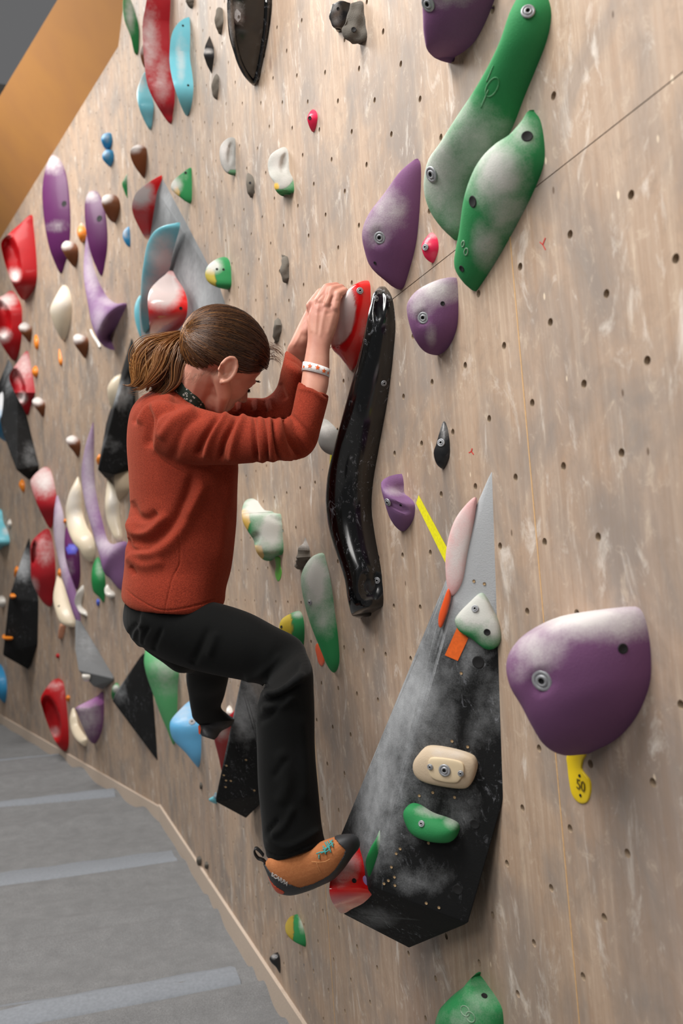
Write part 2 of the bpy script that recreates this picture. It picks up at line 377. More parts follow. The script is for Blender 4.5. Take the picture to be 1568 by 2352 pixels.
def hold(label, pl, mat, pts=None, pairs=None, ang=0., k=1.2, hmax=None, mode='side', fl=0., ex=1., chalk=(), tint=(), bolts=(), holes=(),
         dents=(), smooth=True, sharp=False, rough=0., group=None, rows=30, cols=14, name='climbing_hold', cat='climbing hold', lip=0., br=.0085, sub=0, base=0., backs=.55):
    if pairs: R_ = catrows(pairs, max(3, rows // max(1, len(pairs) - 1))) if not sharp else catrows_lin(pairs, rows)
    else: R_ = rows_from_outline(pts if sharp else catmull(pts), rows, ang)
    V = []; info = []
    W_ = [max(math.hypot(r[0] - r[2], r[1] - r[3]), .01) for r in R_]; wm = max(W_); n = pl.n
    for (xr, yr, xl, yl), wpx in zip(R_, W_):
        Rp = pl.hit(xr, yr, base); L0 = pl.hit(xl, yl, base); S = (L0 - Rp).length; sl = pl.slope(xl, yl)
        row = []
        if mode == 'side':
            h = S / (k + sl) if hmax is None else hmax * (wpx / wm) ** .6
            h = min(h, S / (.25 + sl)); L = pl.hit(xl, yl, base + h); T = L - Rp; T = T - T.dot(n) * n
            for c in range(cols + 1):
                th = c / cols; a = th * math.pi / 2; s_ = math.sin(a) ** ex; c_ = 1 - math.cos(a) ** ex if ex != 1 else 1 - math.cos(a)
                e = Rp + T * ((1 - fl) * c_ + fl * th) + n * h * ((1 - fl) * s_ + fl * th); row.append(e + (n * lip * min(1, wpx / wm * 3) * (1 if c else 0) if lip else Vector()))
            for c in range(1, 6):
                a = c / 5 * math.pi / 2; row.append(L + T * backs * math.sin(a) - n * (h + .004) * (1 - math.cos(a)))
            row.insert(0, Rp - n * .004 - (T * .0))
        else:
            h = (hmax or .03) * min(1, wpx / wm * 1.0) ** .5
            for c in range(cols + 6 + 1):
                a = c / (cols + 6) * math.pi; s_ = max(0, math.sin(a)) ** (.55 if fl == 0 else fl); c_ = (1 - math.cos(a)) / 2
                row.append(Rp + (L0 - Rp) * c_ + n * h * s_)
            row.insert(0, Rp - n * .004); row.append(L0 - n * .004)
        V.append(row)
    nr, nc = len(V), len(V[0]); VV = [p for row in V for p in row]
    Fc = [(j * nc + i, j * nc + i + 1, (j + 1) * nc + i + 1, (j + 1) * nc + i) for j in range(nr - 1) for i in range(nc - 1)]
    Fc += [(j * nc + nc - 1, j * nc, (j + 1) * nc, (j + 1) * nc + nc - 1) for j in range(nr - 1)]
    Fc += [tuple(range(nc)), tuple((nr - 1) * nc + i for i in reversed(range(nc)))]
    o = mesh_obj(name, VV, Fc, mat, None, smooth); me = o.data
    if dents or rough:
        W = np.array([list(v.co) for v in me.vertices]); px = proj(W); nn = np.array([list(v.normal) for v in me.vertices]); D = np.zeros(len(W))
        for (x, y, rx, ry, an, dep) in dents:
            c_, s_ = math.cos(math.radians(an)), math.sin(math.radians(an)); dx, dy = px[:, 0] - x, px[:, 1] - y
            d = np.sqrt(((dx * c_ + dy * s_) / rx) ** 2 + ((-dx * s_ + dy * c_) / ry) ** 2); t = np.clip((1.15 - d) / .45, 0, 1); t = t * t * (3 - 2 * t)
            vd = W - np.array(EYE); vd /= np.linalg.norm(vd, axis=1)[:, None]; W = W + vd * (dep * t)[:, None]
        if rough:
            for q in range(6): D += rough * .5 * np.sin(W @ (NOISEV[q] * (50 + 35 * q)) + q)
        W = W + nn * D[:, None]; me.vertices.foreach_set('co', W.ravel()); me.update()
    if smooth: me.set_sharp_from_angle(angle=math.radians(50))
    recentre(o, pl.hit(*[sum(r[q] + r[q + 2] for r in R_) / len(R_) / 2 for q in (0, 1)]))
    attr_paint(o, chalk, tint); bv = bvh_of(o)
    for b in bolts: put_bolt(o, bv, b[0], b[1], b[2] if len(b) > 2 else br)
    for b in holes: put_bolt(o, bv, b[0], b[1], b[2] if len(b) > 2 else .004, True)
    tag(o, label, cat, group); o['_bv'] = 0; del o['_bv']
    return o
def catrows_lin(pairs, rows):
    out = []; per = max(2, rows // (len(pairs) - 1))
    for i in range(len(pairs) - 1):
        for q in range(per): t = q / per; out.append(tuple(a + (b - a) * t for a, b in zip(pairs[i], pairs[i + 1])))
    out.append(tuple(pairs[-1])); return out
def hull(name, label, V, mat, bev=.006, chalk=(), seg=3, cat='climbing volume', cuts=5, ang=12, parent=None, kind=None):
    bm = bmesh.new()
    for v in V: bm.verts.new(v)
    r = bmesh.ops.convex_hull(bm, input=bm.verts); 
    for g in [x for x in r['geom_interior'] if isinstance(x, bmesh.types.BMVert)]: bm.verts.remove(g)
    bmesh.ops.dissolve_limit(bm, angle_limit=math.radians(2), verts=bm.verts, edges=bm.edges)
    bmesh.ops.bevel(bm, geom=bm.edges[:] , offset=bev, segments=seg, affect='EDGES', profile=.5, clamp_overlap=True)
    bmesh.ops.triangulate(bm, faces=bm.faces); bmesh.ops.subdivide_edges(bm, edges=[e for e in bm.edges if e.calc_length() > .03], cuts=cuts, use_grid_fill=True)
    bmesh.ops.recalc_face_normals(bm, faces=bm.faces)
    me = bpy.data.meshes.new(name); bm.to_mesh(me); bm.free(); me.materials.append(mat); me.shade_smooth(); me.set_sharp_from_angle(angle=math.radians(ang))
    o = bpy.data.objects.new(name, me); COL.objects.link(o); recentre(o); attr_paint(o, chalk, ())
    tag(o, label, cat); return o
def flat_piece(name, label, pl, pts, mat, h=.0006, th=.0008, cat='tape', group=None, parent=None):
    V = [pl.hit(x, y, z) for z in (h, h + th) for x, y in pts]; n = len(pts)
    o = mesh_obj(name, V, [tuple(range(n)), tuple(reversed(range(n, 2 * n)))] + [(i, (i + 1) % n, n + (i + 1) % n, n + i) for i in range(n)], mat, parent, False)
    if label: recentre(o); tag(o, label, cat, group)
    return o
def writing(name, text, size, mat, parent, at, xdir, ydir, depth=.0006, bold=0.):
    c = bpy.data.curves.new(name, 'FONT'); c.body = text; c.size = size; c.extrude = depth; c.align_x = 'CENTER'; c.align_y = 'CENTER'; c.offset = bold
    t = bpy.data.objects.new(name, c); COL.objects.link(t); bpy.context.view_layer.update()
    me = bpy.data.meshes.new_from_object(t.evaluated_get(bpy.context.evaluated_depsgraph_get())); bpy.data.objects.remove(t)
    o = bpy.data.objects.new(name, me); COL.objects.link(o); me.materials.clear(); me.materials.append(mat)
    x = Vector(xdir).normalized(); y = (Vector(ydir) - Vector(ydir).dot(x) * x).normalized(); m = Matrix((x, y, x.cross(y))).transposed().to_4x4(); m.translation = at
    me.transform(m); o.parent = parent
    if parent: o.matrix_parent_inverse = parent.matrix_basis.inverted()
    return o
def tube(name, pts, r, mat, parent=None, seg=8, closed=False):
    """round cord through world points"""
    pts = [Vector(p) for p in pts]; V = []; Fc = []; n = len(pts); up = Vector((.3, .2, 1)).normalized()
    for i, p in enumerate(pts):
        t = (pts[(i + 1) % n if closed else min(i + 1, n - 1)] - pts[(i - 1) % n if closed else max(i - 1, 0)]).normalized()
        a = t.cross(up).normalized(); b = t.cross(a); rr = r[i] if isinstance(r, (list, tuple)) else r
        V += [p + a * rr * math.cos(2 * math.pi * q / seg) + b * rr * math.sin(2 * math.pi * q / seg) for q in range(seg)]
    for i in range(n if closed else n - 1):
        j = (i + 1) % n; Fc += [(i * seg + q, i * seg + (q + 1) % seg, j * seg + (q + 1) % seg, j * seg + q) for q in range(seg)]
    if not closed: Fc += [tuple(range(seg)), tuple((n - 1) * seg + q for q in reversed(range(seg)))]
    o = mesh_obj(name, V, Fc, mat, parent)
    if parent: o.matrix_parent_inverse = parent.matrix_basis.inverted()
    return o
PURPLE = hold_mat('purple', '#744a72'); PURPLE_L = hold_mat('lilac', '#7e5a84', chalk='#b9adb8'); VIOLET = hold_mat('violet', '#571f53', .5, .1, .05, .2)
GREEN = hold_mat('green', '#28834a'); GREEN_D = hold_mat('leaf_green', '#1f8043', .5, .2); RED = hold_mat('red', '#a80c14', .5, .15, .1, .25); RED_G = hold_mat('gloss_red', '#dd1216', .16, 0, .9)
RED_M = hold_mat('dull_red', '#a31a24', .55, .15, .1, .25); PINK = hold_mat('pink', '#e0244f', .4, .05, .3); CYAN = hold_mat('cyan', '#6fbccb', .5, .15, .1); BLUE = hold_mat('blue', '#2f87b8', .5, .2, .1)
LBLUE = hold_mat('sky_blue', '#63aedd', .5, .2, .1); BROWN = hold_mat('brown', '#6a3a1a', .6, .3); CREAM = hold_mat('cream', '#dccdb4', .4, .1, .2); WHITE = hold_mat('white', '#d9d4cc', .35, .1, .4)
BEIGE = hold_mat('beige', '#c9b59b', .8, .4); GLOSSB = hold_mat('gloss_black', '#08090a', .16, 0, .5, .45, scratch=.6); BLACK = hold_mat('black', '#1d1e21', .4, .1, .3)
VOL = hold_mat('black_volume', '#131415', .85, .5, 0, .25, chalk='#b2b5b8', scratch=.3); VOLG = hold_mat('grey_volume', '#6f7173', .8, .4, 0, .3, chalk='#b8bbbe'); ROCK = hold_mat('grey_rock', '#6d675f', .95, .9, 0, .2); ROCKD = hold_mat('dark_rock', '#615d57', .95, .9, 0, .2)
GREYH = hold_mat('grey', '#8d8c88', .8, .3); ORANGEH = hold_mat('orange', '#e58320', .5, .1, .2)
TAPE_Y = simple('yellow_tape', '#f2ea25', .5); TAPE_O = simple('orange_tape', '#ee6a22', .5); TAG_Y = simple('yellow_plastic', '#e8c71c', .4); TAG_O = simple('orange_plastic', '#e85a2a', .35, coat=.4); TAG_G = simple('green_plastic', '#5fae3c', .4)
MN, LF = MAIN, LEFT
H = hold
# ---- right side, close to the lens
H('big purple teardrop hold at the right edge of the photo, chalk-white along its top', MN, PURPLE, ang=-16, k=1.0, rows=40, cols=20,
  pts=[(1462,1394),(1478,1412),(1490,1460),(1495,1520),(1492,1570),(1475,1620),(1450,1662),(1415,1698),(1370,1722),(1320,1732),(1285,1728),(1252,1703),(1228,1662),(1203,1612),(1180,1572),(1170,1532),(1174,1497),(1195,1465),(1240,1435),(1300,1413),(1380,1400),(1435,1394)],
  chalk=[(1340,1415,190,52,1.25),(1430,1420,80,60,1.0),(1230,1490,70,60,.85),(1195,1530,30,40,.5)], bolts=[(1245,1563,.0115)], holes=[(1430,1490,.006)], dents=[(1243,1566,26,30,0,.006)])
H('purple hold cut off by the top edge of the photo, right of centre', MN, PURPLE, ang=-10, pts=[(975,-60),(973,40),(976,80),(983,110),(1000,128),(1025,137),(1060,122),(1090,95),(1115,50),(1135,0),(1145,-40),(1100,-80),(1020,-85)],
  chalk=[(1030,-10,70,30,.6)], bolts=[(983,8,.01)])
H('longest green hold, slanting from the top edge down behind another green hold', MN, GREEN, ang=30, rows=44, k=1.1, pairs=[(1240,-34,1205,-38),(1258,-5,1190,-10),(1266,35,1170,30),(1256,92,1150,90),(1232,155,1122,150),(1205,220,1088,210),(1178,290,1049,270),(1150,340,1010,330),(1120,395,985,368),(1100,430,975,410),(1085,470,976,450),(1075,505,990,490),(1068,535,1015,525),(1056,553,1044,552)],
  chalk=[(1010,400,70,130,.95),(1090,330,80,90,.7),(1040,260,60,60,.6),(1120,300,60,50,.55),(1040,480,50,60,.75)], bolts=[(1212,27,.008),(991,400,.0105)])
H('green leaf-shaped hold overlapping the lower end of the longest green hold', MN, GREEN, ang=28, k=1.15, rows=40, pts=[(1222,254),(1240,275),(1250,330),(1248,380),(1225,440),(1195,500),(1150,582),(1100,660),(1088,667),(1065,650),(1045,620),(1045,590),(1055,540),(1065,470),(1080,420),(1100,380),(1130,345),(1165,320),(1195,285),(1210,260)],
  chalk=[(1140,390,75,90,1.15),(1200,310,40,50,.7),(1165,480,50,70,.7),(1120,560,36,60,.65)], holes=[(1210,313,.0075),(1085,463,.008),(1060,617,.005)])
H('purple shield-shaped hold above the black wavy hold, dusty on its left flank', MN, PURPLE, ang=22, k=.9, rows=40, pts=[(958,365),(966,380),(966,430),(962,500),(955,560),(940,620),(925,662),(905,660),(880,640),(850,612),(838,580),(831,545),(835,520),(850,490),(880,450),(915,400),(945,372)],
  chalk=[(890,480,50,60,.6),(860,520,40,50,.5)], bolts=[(872,546,.0095)], holes=[(861,604,.003)], dents=[(868,545,17,22,0,.006)])
H('lilac-purple hold right of the black wavy hold, pale chalk over its top', MN, PURPLE, k=.9, ang=-8, rows=36, pts=[(1040,637),(1049,642),(1052,680),(1051,740),(1040,780),(1020,808),(1000,815),(975,806),(955,780),(943,750),(935,712),(938,690),(960,665),(1000,645)],
  chalk=[(1000,665,60,36,1.1),(960,690,40,40,.8),(990,770,14,30,.4)], bolts=[(972,730,.0085)], holes=[(1016,697,.0035)], dents=[(970,730,14,18,0,.005)])
H('small pink hold right of the purple shield-shaped hold', MN, PINK, k=1.0, rows=20, pts=[(990,534),(1003,545),(1007,570),(1000,595),(992,604),(975,590),(968,565),(975,550)], fl=.4, chalk=[(992,540,14,9,.6)], bolts=[(977,568,.005)])
H('tiny pink hold high in the middle of the wall', MN, PINK, k=1.0, rows=20, pts=[(717,251),(727,258),(729,275),(723,300),(716,302),(708,285),(706,268)], fl=.4, holes=[(711,271,.004)])
H('long glossy black wavy hold just right of the climber\'s hands', MN, GLOSSB, k=.75, rows=60, cols=20, ex=.8, lip=.004, pairs=[(884,658,872,658),(895,672,860,675),(903,695,855,697),(908,745,848,730),(905,790,835,790),(898,860,815,865),(888,930,793,945),(878,985,778,1000),(867,1045,762,1062),(857,1105,753,1115),(853,1165,752,1170),(860,1225,763,1230),(869,1275,780,1282),(875,1310,795,1330),(879,1350,801,1370),(880,1385,805,1390),(872,1398,812,1413),(830,1420,822,1419)],
  bolts=[(863,686,.005),(881,880,.005),(866,1333,.006)], dents=[(850,1345,26,30,20,.012),(872,700,12,30,10,.006)])
H('small purple hold with a ledge between the black wavy hold and the yellow tape', MN, PURPLE_L, k=.8, ang=30, rows=26, pts=[(875,1117),(890,1117),(925,1132),(948,1150),(953,1166),(948,1195),(930,1219),(915,1215),(895,1190),(882,1150)], chalk=[(910,1128,30,12,.8)], bolts=[(891,1153,.0065)], holes=[(920,1160,.0025)], dents=[(915,1165,26,9,28,.006)])
flat_piece('route_tape', 'strip of bright yellow tape pointing at the tall black volume', MN, [(961,1137),(1030,1265),(1030,1308),(955,1156)], TAPE_Y)
H('small black comma-shaped hold right of the black wavy hold', MN, BLACK, k=1.0, rows=24, fl=.2, pts=[(1019,967),(1028,985),(1033,1020),(1032,1050),(1022,1074),(1015,1077),(1002,1065),(996,1040),(1002,1020),(1010,990)], chalk=[(1020,985,16,26,.3)], bolts=[(1013,1017,.006)])
H('grey rounded hold half hidden behind the climber\'s elbow', MN, GREYH, k=1.0, pts=[(745,962),(758,970),(775,992),(778,1040),(765,1046),(745,1038),(732,1020),(728,990),(735,965)], chalk=[(750,985,20,20,.5)])
flat_piece('route_tape', 'small yellow tape end under the grey hold by the climber\'s elbow', MN, [(758,1044),(766,1044),(762,1070),(757,1072)], TAPE_Y)
H('green bottom hold cut off by the lower edge of the photo', MN, GREEN, ang=25, k=1.1, rows=34, pts=[(1098,2238),(1125,2270),(1145,2300),(1155,2330),(1152,2390),(1110,2430),(1050,2440),(1010,2400),(1003,2358),(1025,2330),(1055,2300),(1080,2262)], chalk=[(1100,2300,60,60,.3),(1050,2340,60,40,.3)], holes=[(1112,2287,.005)])
# embossed ring marks on the green holds
def ring_mark(o, cx, cy, rx, ry, an, mat, bv, r=.0012):
    pts = []
    for i in range(22):
        t = i / 22 * 2 * math.pi; c, s = math.cos(math.radians(an)), math.sin(math.radians(an)); dx, dy = rx * math.cos(t), ry * math.sin(t)
        h_ = bv.ray_cast(EYE, ray(cx + dx * c - dy * s, cy + dx * s + dy * c).normalized())
        if h_[0] is None: return
        pts.append(h_[0])
    attr_paint(tube('embossed_mark', pts, r, mat, o, 6, True), ((cx, cy, 40, 40, .35),), ())
for lab, marks in (('longest green', [(1108,185,12,24,28),(1130,200,12,24,28)]), ('green bottom', [(1068,2322,9,13,-30),(1080,2336,9,13,-30)]), ('green leaf-shaped', [(1063,560,3,7,10),(1070,578,4,8,10)])):
    o = [x for x in bpy.data.objects if x.get('label', '').startswith(lab)][0]; bv = bvh_of(o)
    for m_ in marks: ring_mark(o, *m_, GREEN, bv)
    if lab == 'longest green':
        for (x0, y0, x1, y1) in ((1133,150,1117,188),(1121,206,1104,248)):
            h0 = [bv.ray_cast(EYE, ray(x0 + (x1 - x0) * t / 5, y0 + (y1 - y0) * t / 5).normalized())[0] for t in range(6)]
            if all(h0): attr_paint(tube('embossed_mark', h0, .0012, GREEN, o, 6), ((1110, 200, 60, 60, .35),), ())
# yellow route tag with its number
o = hold('yellow plastic route tag hanging below the big purple teardrop hold', MN, hold_mat('tag_yellow', '#e8c71c', .4, .05, .2), mode='dome', hmax=.004, rows=24, fl=.25, cat='route tag', name='route_tag', sharp=False,
  pts=[(1306,1733),(1345,1731),(1340,1745),(1337,1765),(1345,1778),(1356,1792),(1358,1815),(1352,1838),(1342,1846),(1330,1843),(1316,1825),(1310,1798),(1305,1760)], holes=[(1331,1782,.0022),(1333,1827,.0022)])
ctr = MN.hit(1333, 1805, .0048); xd = MN.hit(1343, 1808) - MN.hit(1323, 1798); yd = MN.hit(1333, 1790) - MN.hit(1333, 1820)
writing('tag_number', '50', .021, simple('tag_ink', '#6d5c10', .6), o, ctr, xd, yd)
# ---- middle of the wall
H('grey rock-like hold high on the wall, the larger of the pair by the top edge', MN, ROCKD, k=.9, ang=10, rough=.003, pts=[(818,4),(832,6),(838,40),(842,75),(840,98),(828,102),(806,95),(787,78),(784,60),(797,30),(805,10)], rows=26, holes=[(812,68,.005)])
H('shiny black stone hold tucked behind the larger grey rock hold by the top edge', MN, BLACK, k=.9, rough=.002, chalk=[(772,35,14,26,.55)], pts=[(760,10),(785,3),(805,4),(803,30),(795,66),(775,72),(765,60),(757,40)], rows=20, sharp=True, holes=[(776,20,.003)])
H('large glossy black rimmed hold cut off by the top edge, left of the rocks', MN, GLOSSB, k=.7, ex=.7, rows=40, cols=18, lip=.003, pairs=[(620,-60,520,-70),(620,-10,523,-20),(618,25,524,30),(612,75,528,80),(606,115,538,118),(600,150,550,150),(596,175,560,168),(590,190,570,184),(584,196,580,196)], chalk=[(534,20,16,22,.75),(545,40,10,14,.6)])
H('grey pebble hold at the top left beside the black hold with a rim', MN, ROCK, k=1, rough=.002, rows=18, pts=[(503,17),(511,24),(513,50),(508,78),(500,74),(492,50),(495,28)])
H('small grey pebble hold touching the top edge of the photo', MN, ROCK, k=1, rough=.002, rows=14, pts=[(430,-14),(444,-10),(444,10),(438,19),(430,12),(427,0)])
H('black diamond-shaped hold with a chalked ridge near the top left', MN, BLACK, k=.9, sharp=True, fl=.6, pts=[(481,82),(491,110),(492,130),(486,170),(475,150),(467,125),(471,105)], rows=20, chalk=[(478,118,12,5,.9)])
H('narrow grey stone hold under the black diamond-shaped hold', MN, ROCK, k=1, rough=.0015, rows=18, pts=[(497,170),(503,178),(502,205),(499,227),(489,220),(486,200),(489,180)])
H('grey crescent hold left of the two-lobed grey hold', MN, GREYH, k=.8, rows=26, pts=[(537,316),(541,330),(541,380),(541,400),(534,403),(518,395),(507,375),(504,350),(508,332),(522,318)], chalk=[(515,350,18,40,.9)], dents=[(529,352,7,26,5,.007)], tint=[(536,398,12,10,'#4f7a58')])
H('grey two-lobed hold with a green underside, under the tiny pink hold', MN, hold_mat('dusty_green', '#3f8a55'), k=.7, rows=34, cols=18, pts=[(655,338),(662,352),(664,390),(673,412),(675,440),(668,444),(656,440),(652,451),(640,446),(630,432),(629,420),(618,400),(615,375),(622,355),(640,342)],
  chalk=[(640,365,40,50,.7),(655,415,26,24,.5)], dents=[(652,374,8,24,10,.006),(655,446,8,8,0,.006)], tint=[(643,385,36,50,'#9a9993'),(633,428,8,9,'#c9a23c')])
H('small grey stone hold with a bolt hole left of the two-lobed grey hold', MN, ROCK, k=.9, rows=18, rough=.001, pts=[(570,398),(580,405),(584,420),(583,445),(577,454),(568,445),(565,425),(566,405)], holes=[(574,420,.0035)])
H('narrow grey stone hold above the climber\'s hands', MN, ROCK, k=.9, rough=.003, rows=20, sharp=True, pts=[(645,586),(659,588),(664,605),(664,640),(658,650),(648,640),(643,615)])
H('grey flake hold between the climber\'s head and hands', MN, ROCK, k=.9, rough=.003, rows=20, sharp=True, pts=[(638,729),(648,745),(645,765),(640,785),(630,787),(625,772),(628,745)])
YG = dict(k=.8, rows=24)
H('green and yellow domed hold beside the upper grey volume, chalky on top', MN, GREEN, **YG, pts=[(516,590),(527,600),(531,630),(529,662),(505,662),(480,650),(471,632),(476,612),(495,596)], chalk=[(490,610,24,20,1.3)], tint=[(482,645,15,30,'#b9a545')], holes=[(513,619,.004),(498,618,.004)])
H('green half-moon hold with a pale yellow tip, left of the grey crescent hold', MN, GREEN, **YG, pts=[(437,385),(440,400),(440,462),(430,465),(412,452),(398,440),(392,430),(398,415),(415,400)], chalk=[(398,425,22,22,1.2),(425,400,10,20,.4)], tint=[(405,440,8,14,'#c9a545')], holes=[(426,397,.005)])
H('white-chalked three-armed hold with yellow tips, before the climber\'s waist', MN, GREEN, k=.5, rows=40, cols=18, pts=[(576,1145),(590,1150),(608,1172),(630,1178),(645,1182),(649,1230),(650,1270),(635,1278),(622,1288),(605,1286),(590,1270),(584,1250),(582,1240),(570,1222),(558,1200),(555,1175),(562,1152)],
  chalk=[(590,1165,40,34,1.5),(620,1220,40,60,1.5)], tint=[(562,1195,12,28,'#c9a350'),(592,1272,14,22,'#c9a03a')], dents=[(586,1238,10,16,20,.012),(625,1190,30,6,20,.005)])
H('small green plastic tag hanging under the three-armed chalky hold', MN, hold_mat('tag_green', '#5fae3c', .4, .05, .2), mode='dome', hmax=.003, rows=16, cat='route tag', name='route_tag', pts=[(632,1280),(643,1280),(644,1298),(647,1315),(643,1332),(637,1334),(632,1318),(634,1300)])
H('jagged grey rock hold between the three-armed hold and the long green strip hold', MN, ROCK, k=.9, rough=.004, rows=22, sharp=True, smooth=False, pts=[(701,1235),(712,1262),(714,1280),(698,1300),(690,1308),(682,1306),(681,1280),(686,1255)], chalk=[(700,1250,16,16,.5)])
H('long green strip hold, white with chalk on its upper half, right of the climber\'s knee', MN, GREEN, ang=-8, k=.95, rows=44, pts=[(740,1270),(748,1285),(760,1340),(768,1400),(776,1460),(779,1520),(768,1545),(752,1530),(735,1490),(715,1440),(700,1390),(691,1340),(695,1310),(715,1280)],
  chalk=[(725,1330,40,90,1.4),(745,1410,30,60,.7)], bolts=[(712,1384,.0055)])
H('green hold with a yellow front face behind the climber\'s knee', MN, GREEN, k=.6, rows=26, pts=[(684,1403),(694,1412),(699,1440),(698,1475),(692,1487),(668,1475),(648,1465),(641,1445),(645,1425),(660,1413)], chalk=[(684,1410,14,12,.8)], tint=[(650,1445,22,60,'#b99f2e')], holes=[(646,1440,.004)])
H('small orange plastic tag left of the long green strip hold\'s tip', MN, hold_mat('tag_orange', '#e85a2a', .35, .05, .4), mode='dome', hmax=.004, rows=16, cat='route tag', name='route_tag', pts=[(728,1478),(738,1482),(744,1500),(745,1520),(739,1530),(732,1522),(728,1505),(725,1490)])
H('green hold with a yellow face low on the wall below the climber\'s shoe', MN, GREEN, k=.6, rows=24, pts=[(679,2102),(690,2112),(700,2145),(702,2173),(690,2170),(672,2160),(658,2145),(655,2125),(664,2108)], chalk=[(694,2118,9,26,.8)], tint=[(660,2130,15,60,'#a98f33')])
H('small black teardrop hold low on the wall by the kick board', MN, BLACK, k=.8, rows=18, pts=[(630,2190),(641,2192),(644,2215),(643,2236),(634,2222),(622,2210),(619,2200)], chalk=[(629,2196,8,8,.6)], bolts=[(634,2198,.004)])
# ---- upper left
H('tall red hold running out of the top edge, dusty pink in the middle', MN, RED_M, k=1.2, fl=.4, rows=44, pts=[(345,-40),(388,-40),(389,60),(391,120),(400,180),(401,230),(397,262),(391,285),(365,250),(340,200),(331,140),(327,60),(335,10)], chalk=[(345,100,24,100,.7),(370,180,24,60,.5)])
H('cyan boomerang-shaped hold right of the tall red hold', MN, CYAN, k=.9, fl=.3, rows=36, pts=[(430,40),(436,50),(436,130),(440,160),(444,200),(440,240),(431,265),(422,258),(405,215),(393,170),(389,130),(394,80),(410,52)], chalk=[(415,130,12,60,.8)], holes=[(420,59,.004),(432,196,.004)])
H('cyan pointed hold behind the lower end of the tall red hold', MN, CYAN, k=1.2, rows=26, pts=[(334,165),(340,195),(352,235),(350,275),(346,299),(335,285),(320,250),(314,215),(322,185)], chalk=[(325,185,14,26,.9)])
H('narrow green hold at the top left next to the tall red hold', MN, GREEN_D, k=1.2, rows=26, pts=[(286,-20),(300,0),(312,35),(318,60),(318,110),(315,126),(308,120),(300,85),(285,45),(282,10)], chalk=[(298,30,12,50,.9)])
H('small brown hold peeking out left of the tall red hold', MN, BROWN, k=1.2, rows=14, pts=[(330,100),(334,110),(334,150),(331,155),(325,140),(322,120)], chalk=[(326,112,8,14,.8)])
bl = [((245,305,256,305),[(253,305),(257,312),(258,325),(252,343),(243,343),(236,333),(232,320),(238,308)],'upper of two small blue holds stacked beside the orange band'),
      ((0,),[(252,343),(260,348),(261,365),(254,383),(246,378),(236,366),(235,355),(242,345)],'lower of two small blue holds stacked beside the orange band')]
for _, p_, l_ in bl: H(l_, LF, BLUE, pts=p_, rows=16, k=1.2, chalk=[(245,p_[0][1]+12,8,12,.5)])
H('small blue hold between two purple blades and the grey volume', LF, BLUE, k=1.2, rows=16, pts=[(297,520),(302,530),(303,555),(299,568),(290,562),(282,545),(284,530)], chalk=[(288,535,8,14,.6)])
H('small green triangular hold under the blue pair, left of the grey volume', LF, GREEN_D, k=1.2, sharp=True, fl=.5, rows=16, pts=[(296,391),(298,400),(297,430),(295,461),(287,445),(279,422)], chalk=[(290,405,8,16,.5)])
CH_B = lambda x, y, r: [(x, y, r, r * .8, 1.3)]
for p_, l_ in (([(318,332),(334,338),(337,350),(335,390),(331,409),(322,400),(308,380),(300,360),(301,342)],'topmost brown teardrop hold, left of the green half-moon hold'),
               ([(255,446),(270,452),(276,470),(272,495),(264,511),(252,505),(240,485),(233,465),(238,450)],'brown teardrop hold touching the right-hand purple blade'),
               ([(157,553),(174,560),(180,575),(178,600),(172,614),(160,603),(148,585),(141,568),(147,556)],'brown teardrop hold overlapping the tip of the left-hand purple blade'),
               ([(184,768),(200,775),(204,790),(200,812),(195,823),(183,808),(172,792),(168,776),(174,768)],'brown teardrop hold below the purple crescent'),
               ([(56,740),(70,748),(74,758),(72,778),(67,786),(58,776),(48,764),(43,750)],'brown teardrop hold beside the second red ring hold'),
               ([(86,912),(100,920),(104,930),(102,950),(98,958),(88,945),(78,932),(74,920)],'brown teardrop hold right of the third red ring hold'),
               ([(166,1000),(181,1008),(185,1020),(183,1040),(178,1050),(168,1036),(156,1022),(152,1008)],'lowest brown teardrop hold, left of the long lilac blade')):
    xs = [q[0] for q in p_]; ys = [q[1] for q in p_]
    H(l_, LF if min(xs) < 296 else MN, BROWN, k=.9, rows=20, pts=p_, group='brown teardrop holds', chalk=[(min(xs) + 10, min(ys) + 6, 17, 15, 1.5)])
# purple blades and crescents
H('tall violet blade hold at the far left under the orange band', LF, VIOLET, k=2.4, fl=.6, rows=40, pts=[(122,355),(140,370),(153,405),(160,460),(162,520),(158,575),(150,605),(140,629),(125,600),(112,560),(102,500),(98,440),(103,395),(112,368)], chalk=[(122,370,30,30,1.0),(130,520,30,16,.35)], holes=[(147,468,.02)])
H('shorter violet blade hold behind a brown teardrop hold', LF, VIOLET, k=2.4, fl=.6, rows=36, pts=[(210,438),(225,442),(238,470),(245,510),(247,560),(242,600),(234,634),(222,615),(208,575),(198,520),(196,470),(202,445)], chalk=[(208,448,22,18,.8)], holes=[(228,502,.02)])
H('lilac crescent hold curling to the right under the shorter violet blade', LF, PURPLE_L, k=1.4, rows=44, pairs=[(201,541,198,543),(210,590,193,590),(222,635,192,630),(236,665,196,665),(252,688,203,700),(272,698,210,735),(291,697,222,760),(285,715,232,770),(270,745,242,773),(255,768,250,773)], chalk=[(210,620,22,70,1.1),(250,690,34,14,1.0),(225,730,22,40,.6)])
H('long lilac blade hold left of the climber\'s back', LF, PURPLE_L, k=1.6, rows=50, pairs=[(215,970,213,972),(216,1010,197,1020),(216,1060,189,1065),(218,1110,188,1105),(226,1160,194,1150),(236,1200,205,1195),(247,1240,218,1240),(262,1250,228,1270),(291,1245,236,1300),(291,1290,250,1320),(291,1330,268,1345),(288,1352,280,1356)], chalk=[(205,1100,26,140,.9),(240,1250,40,30,1.0)])
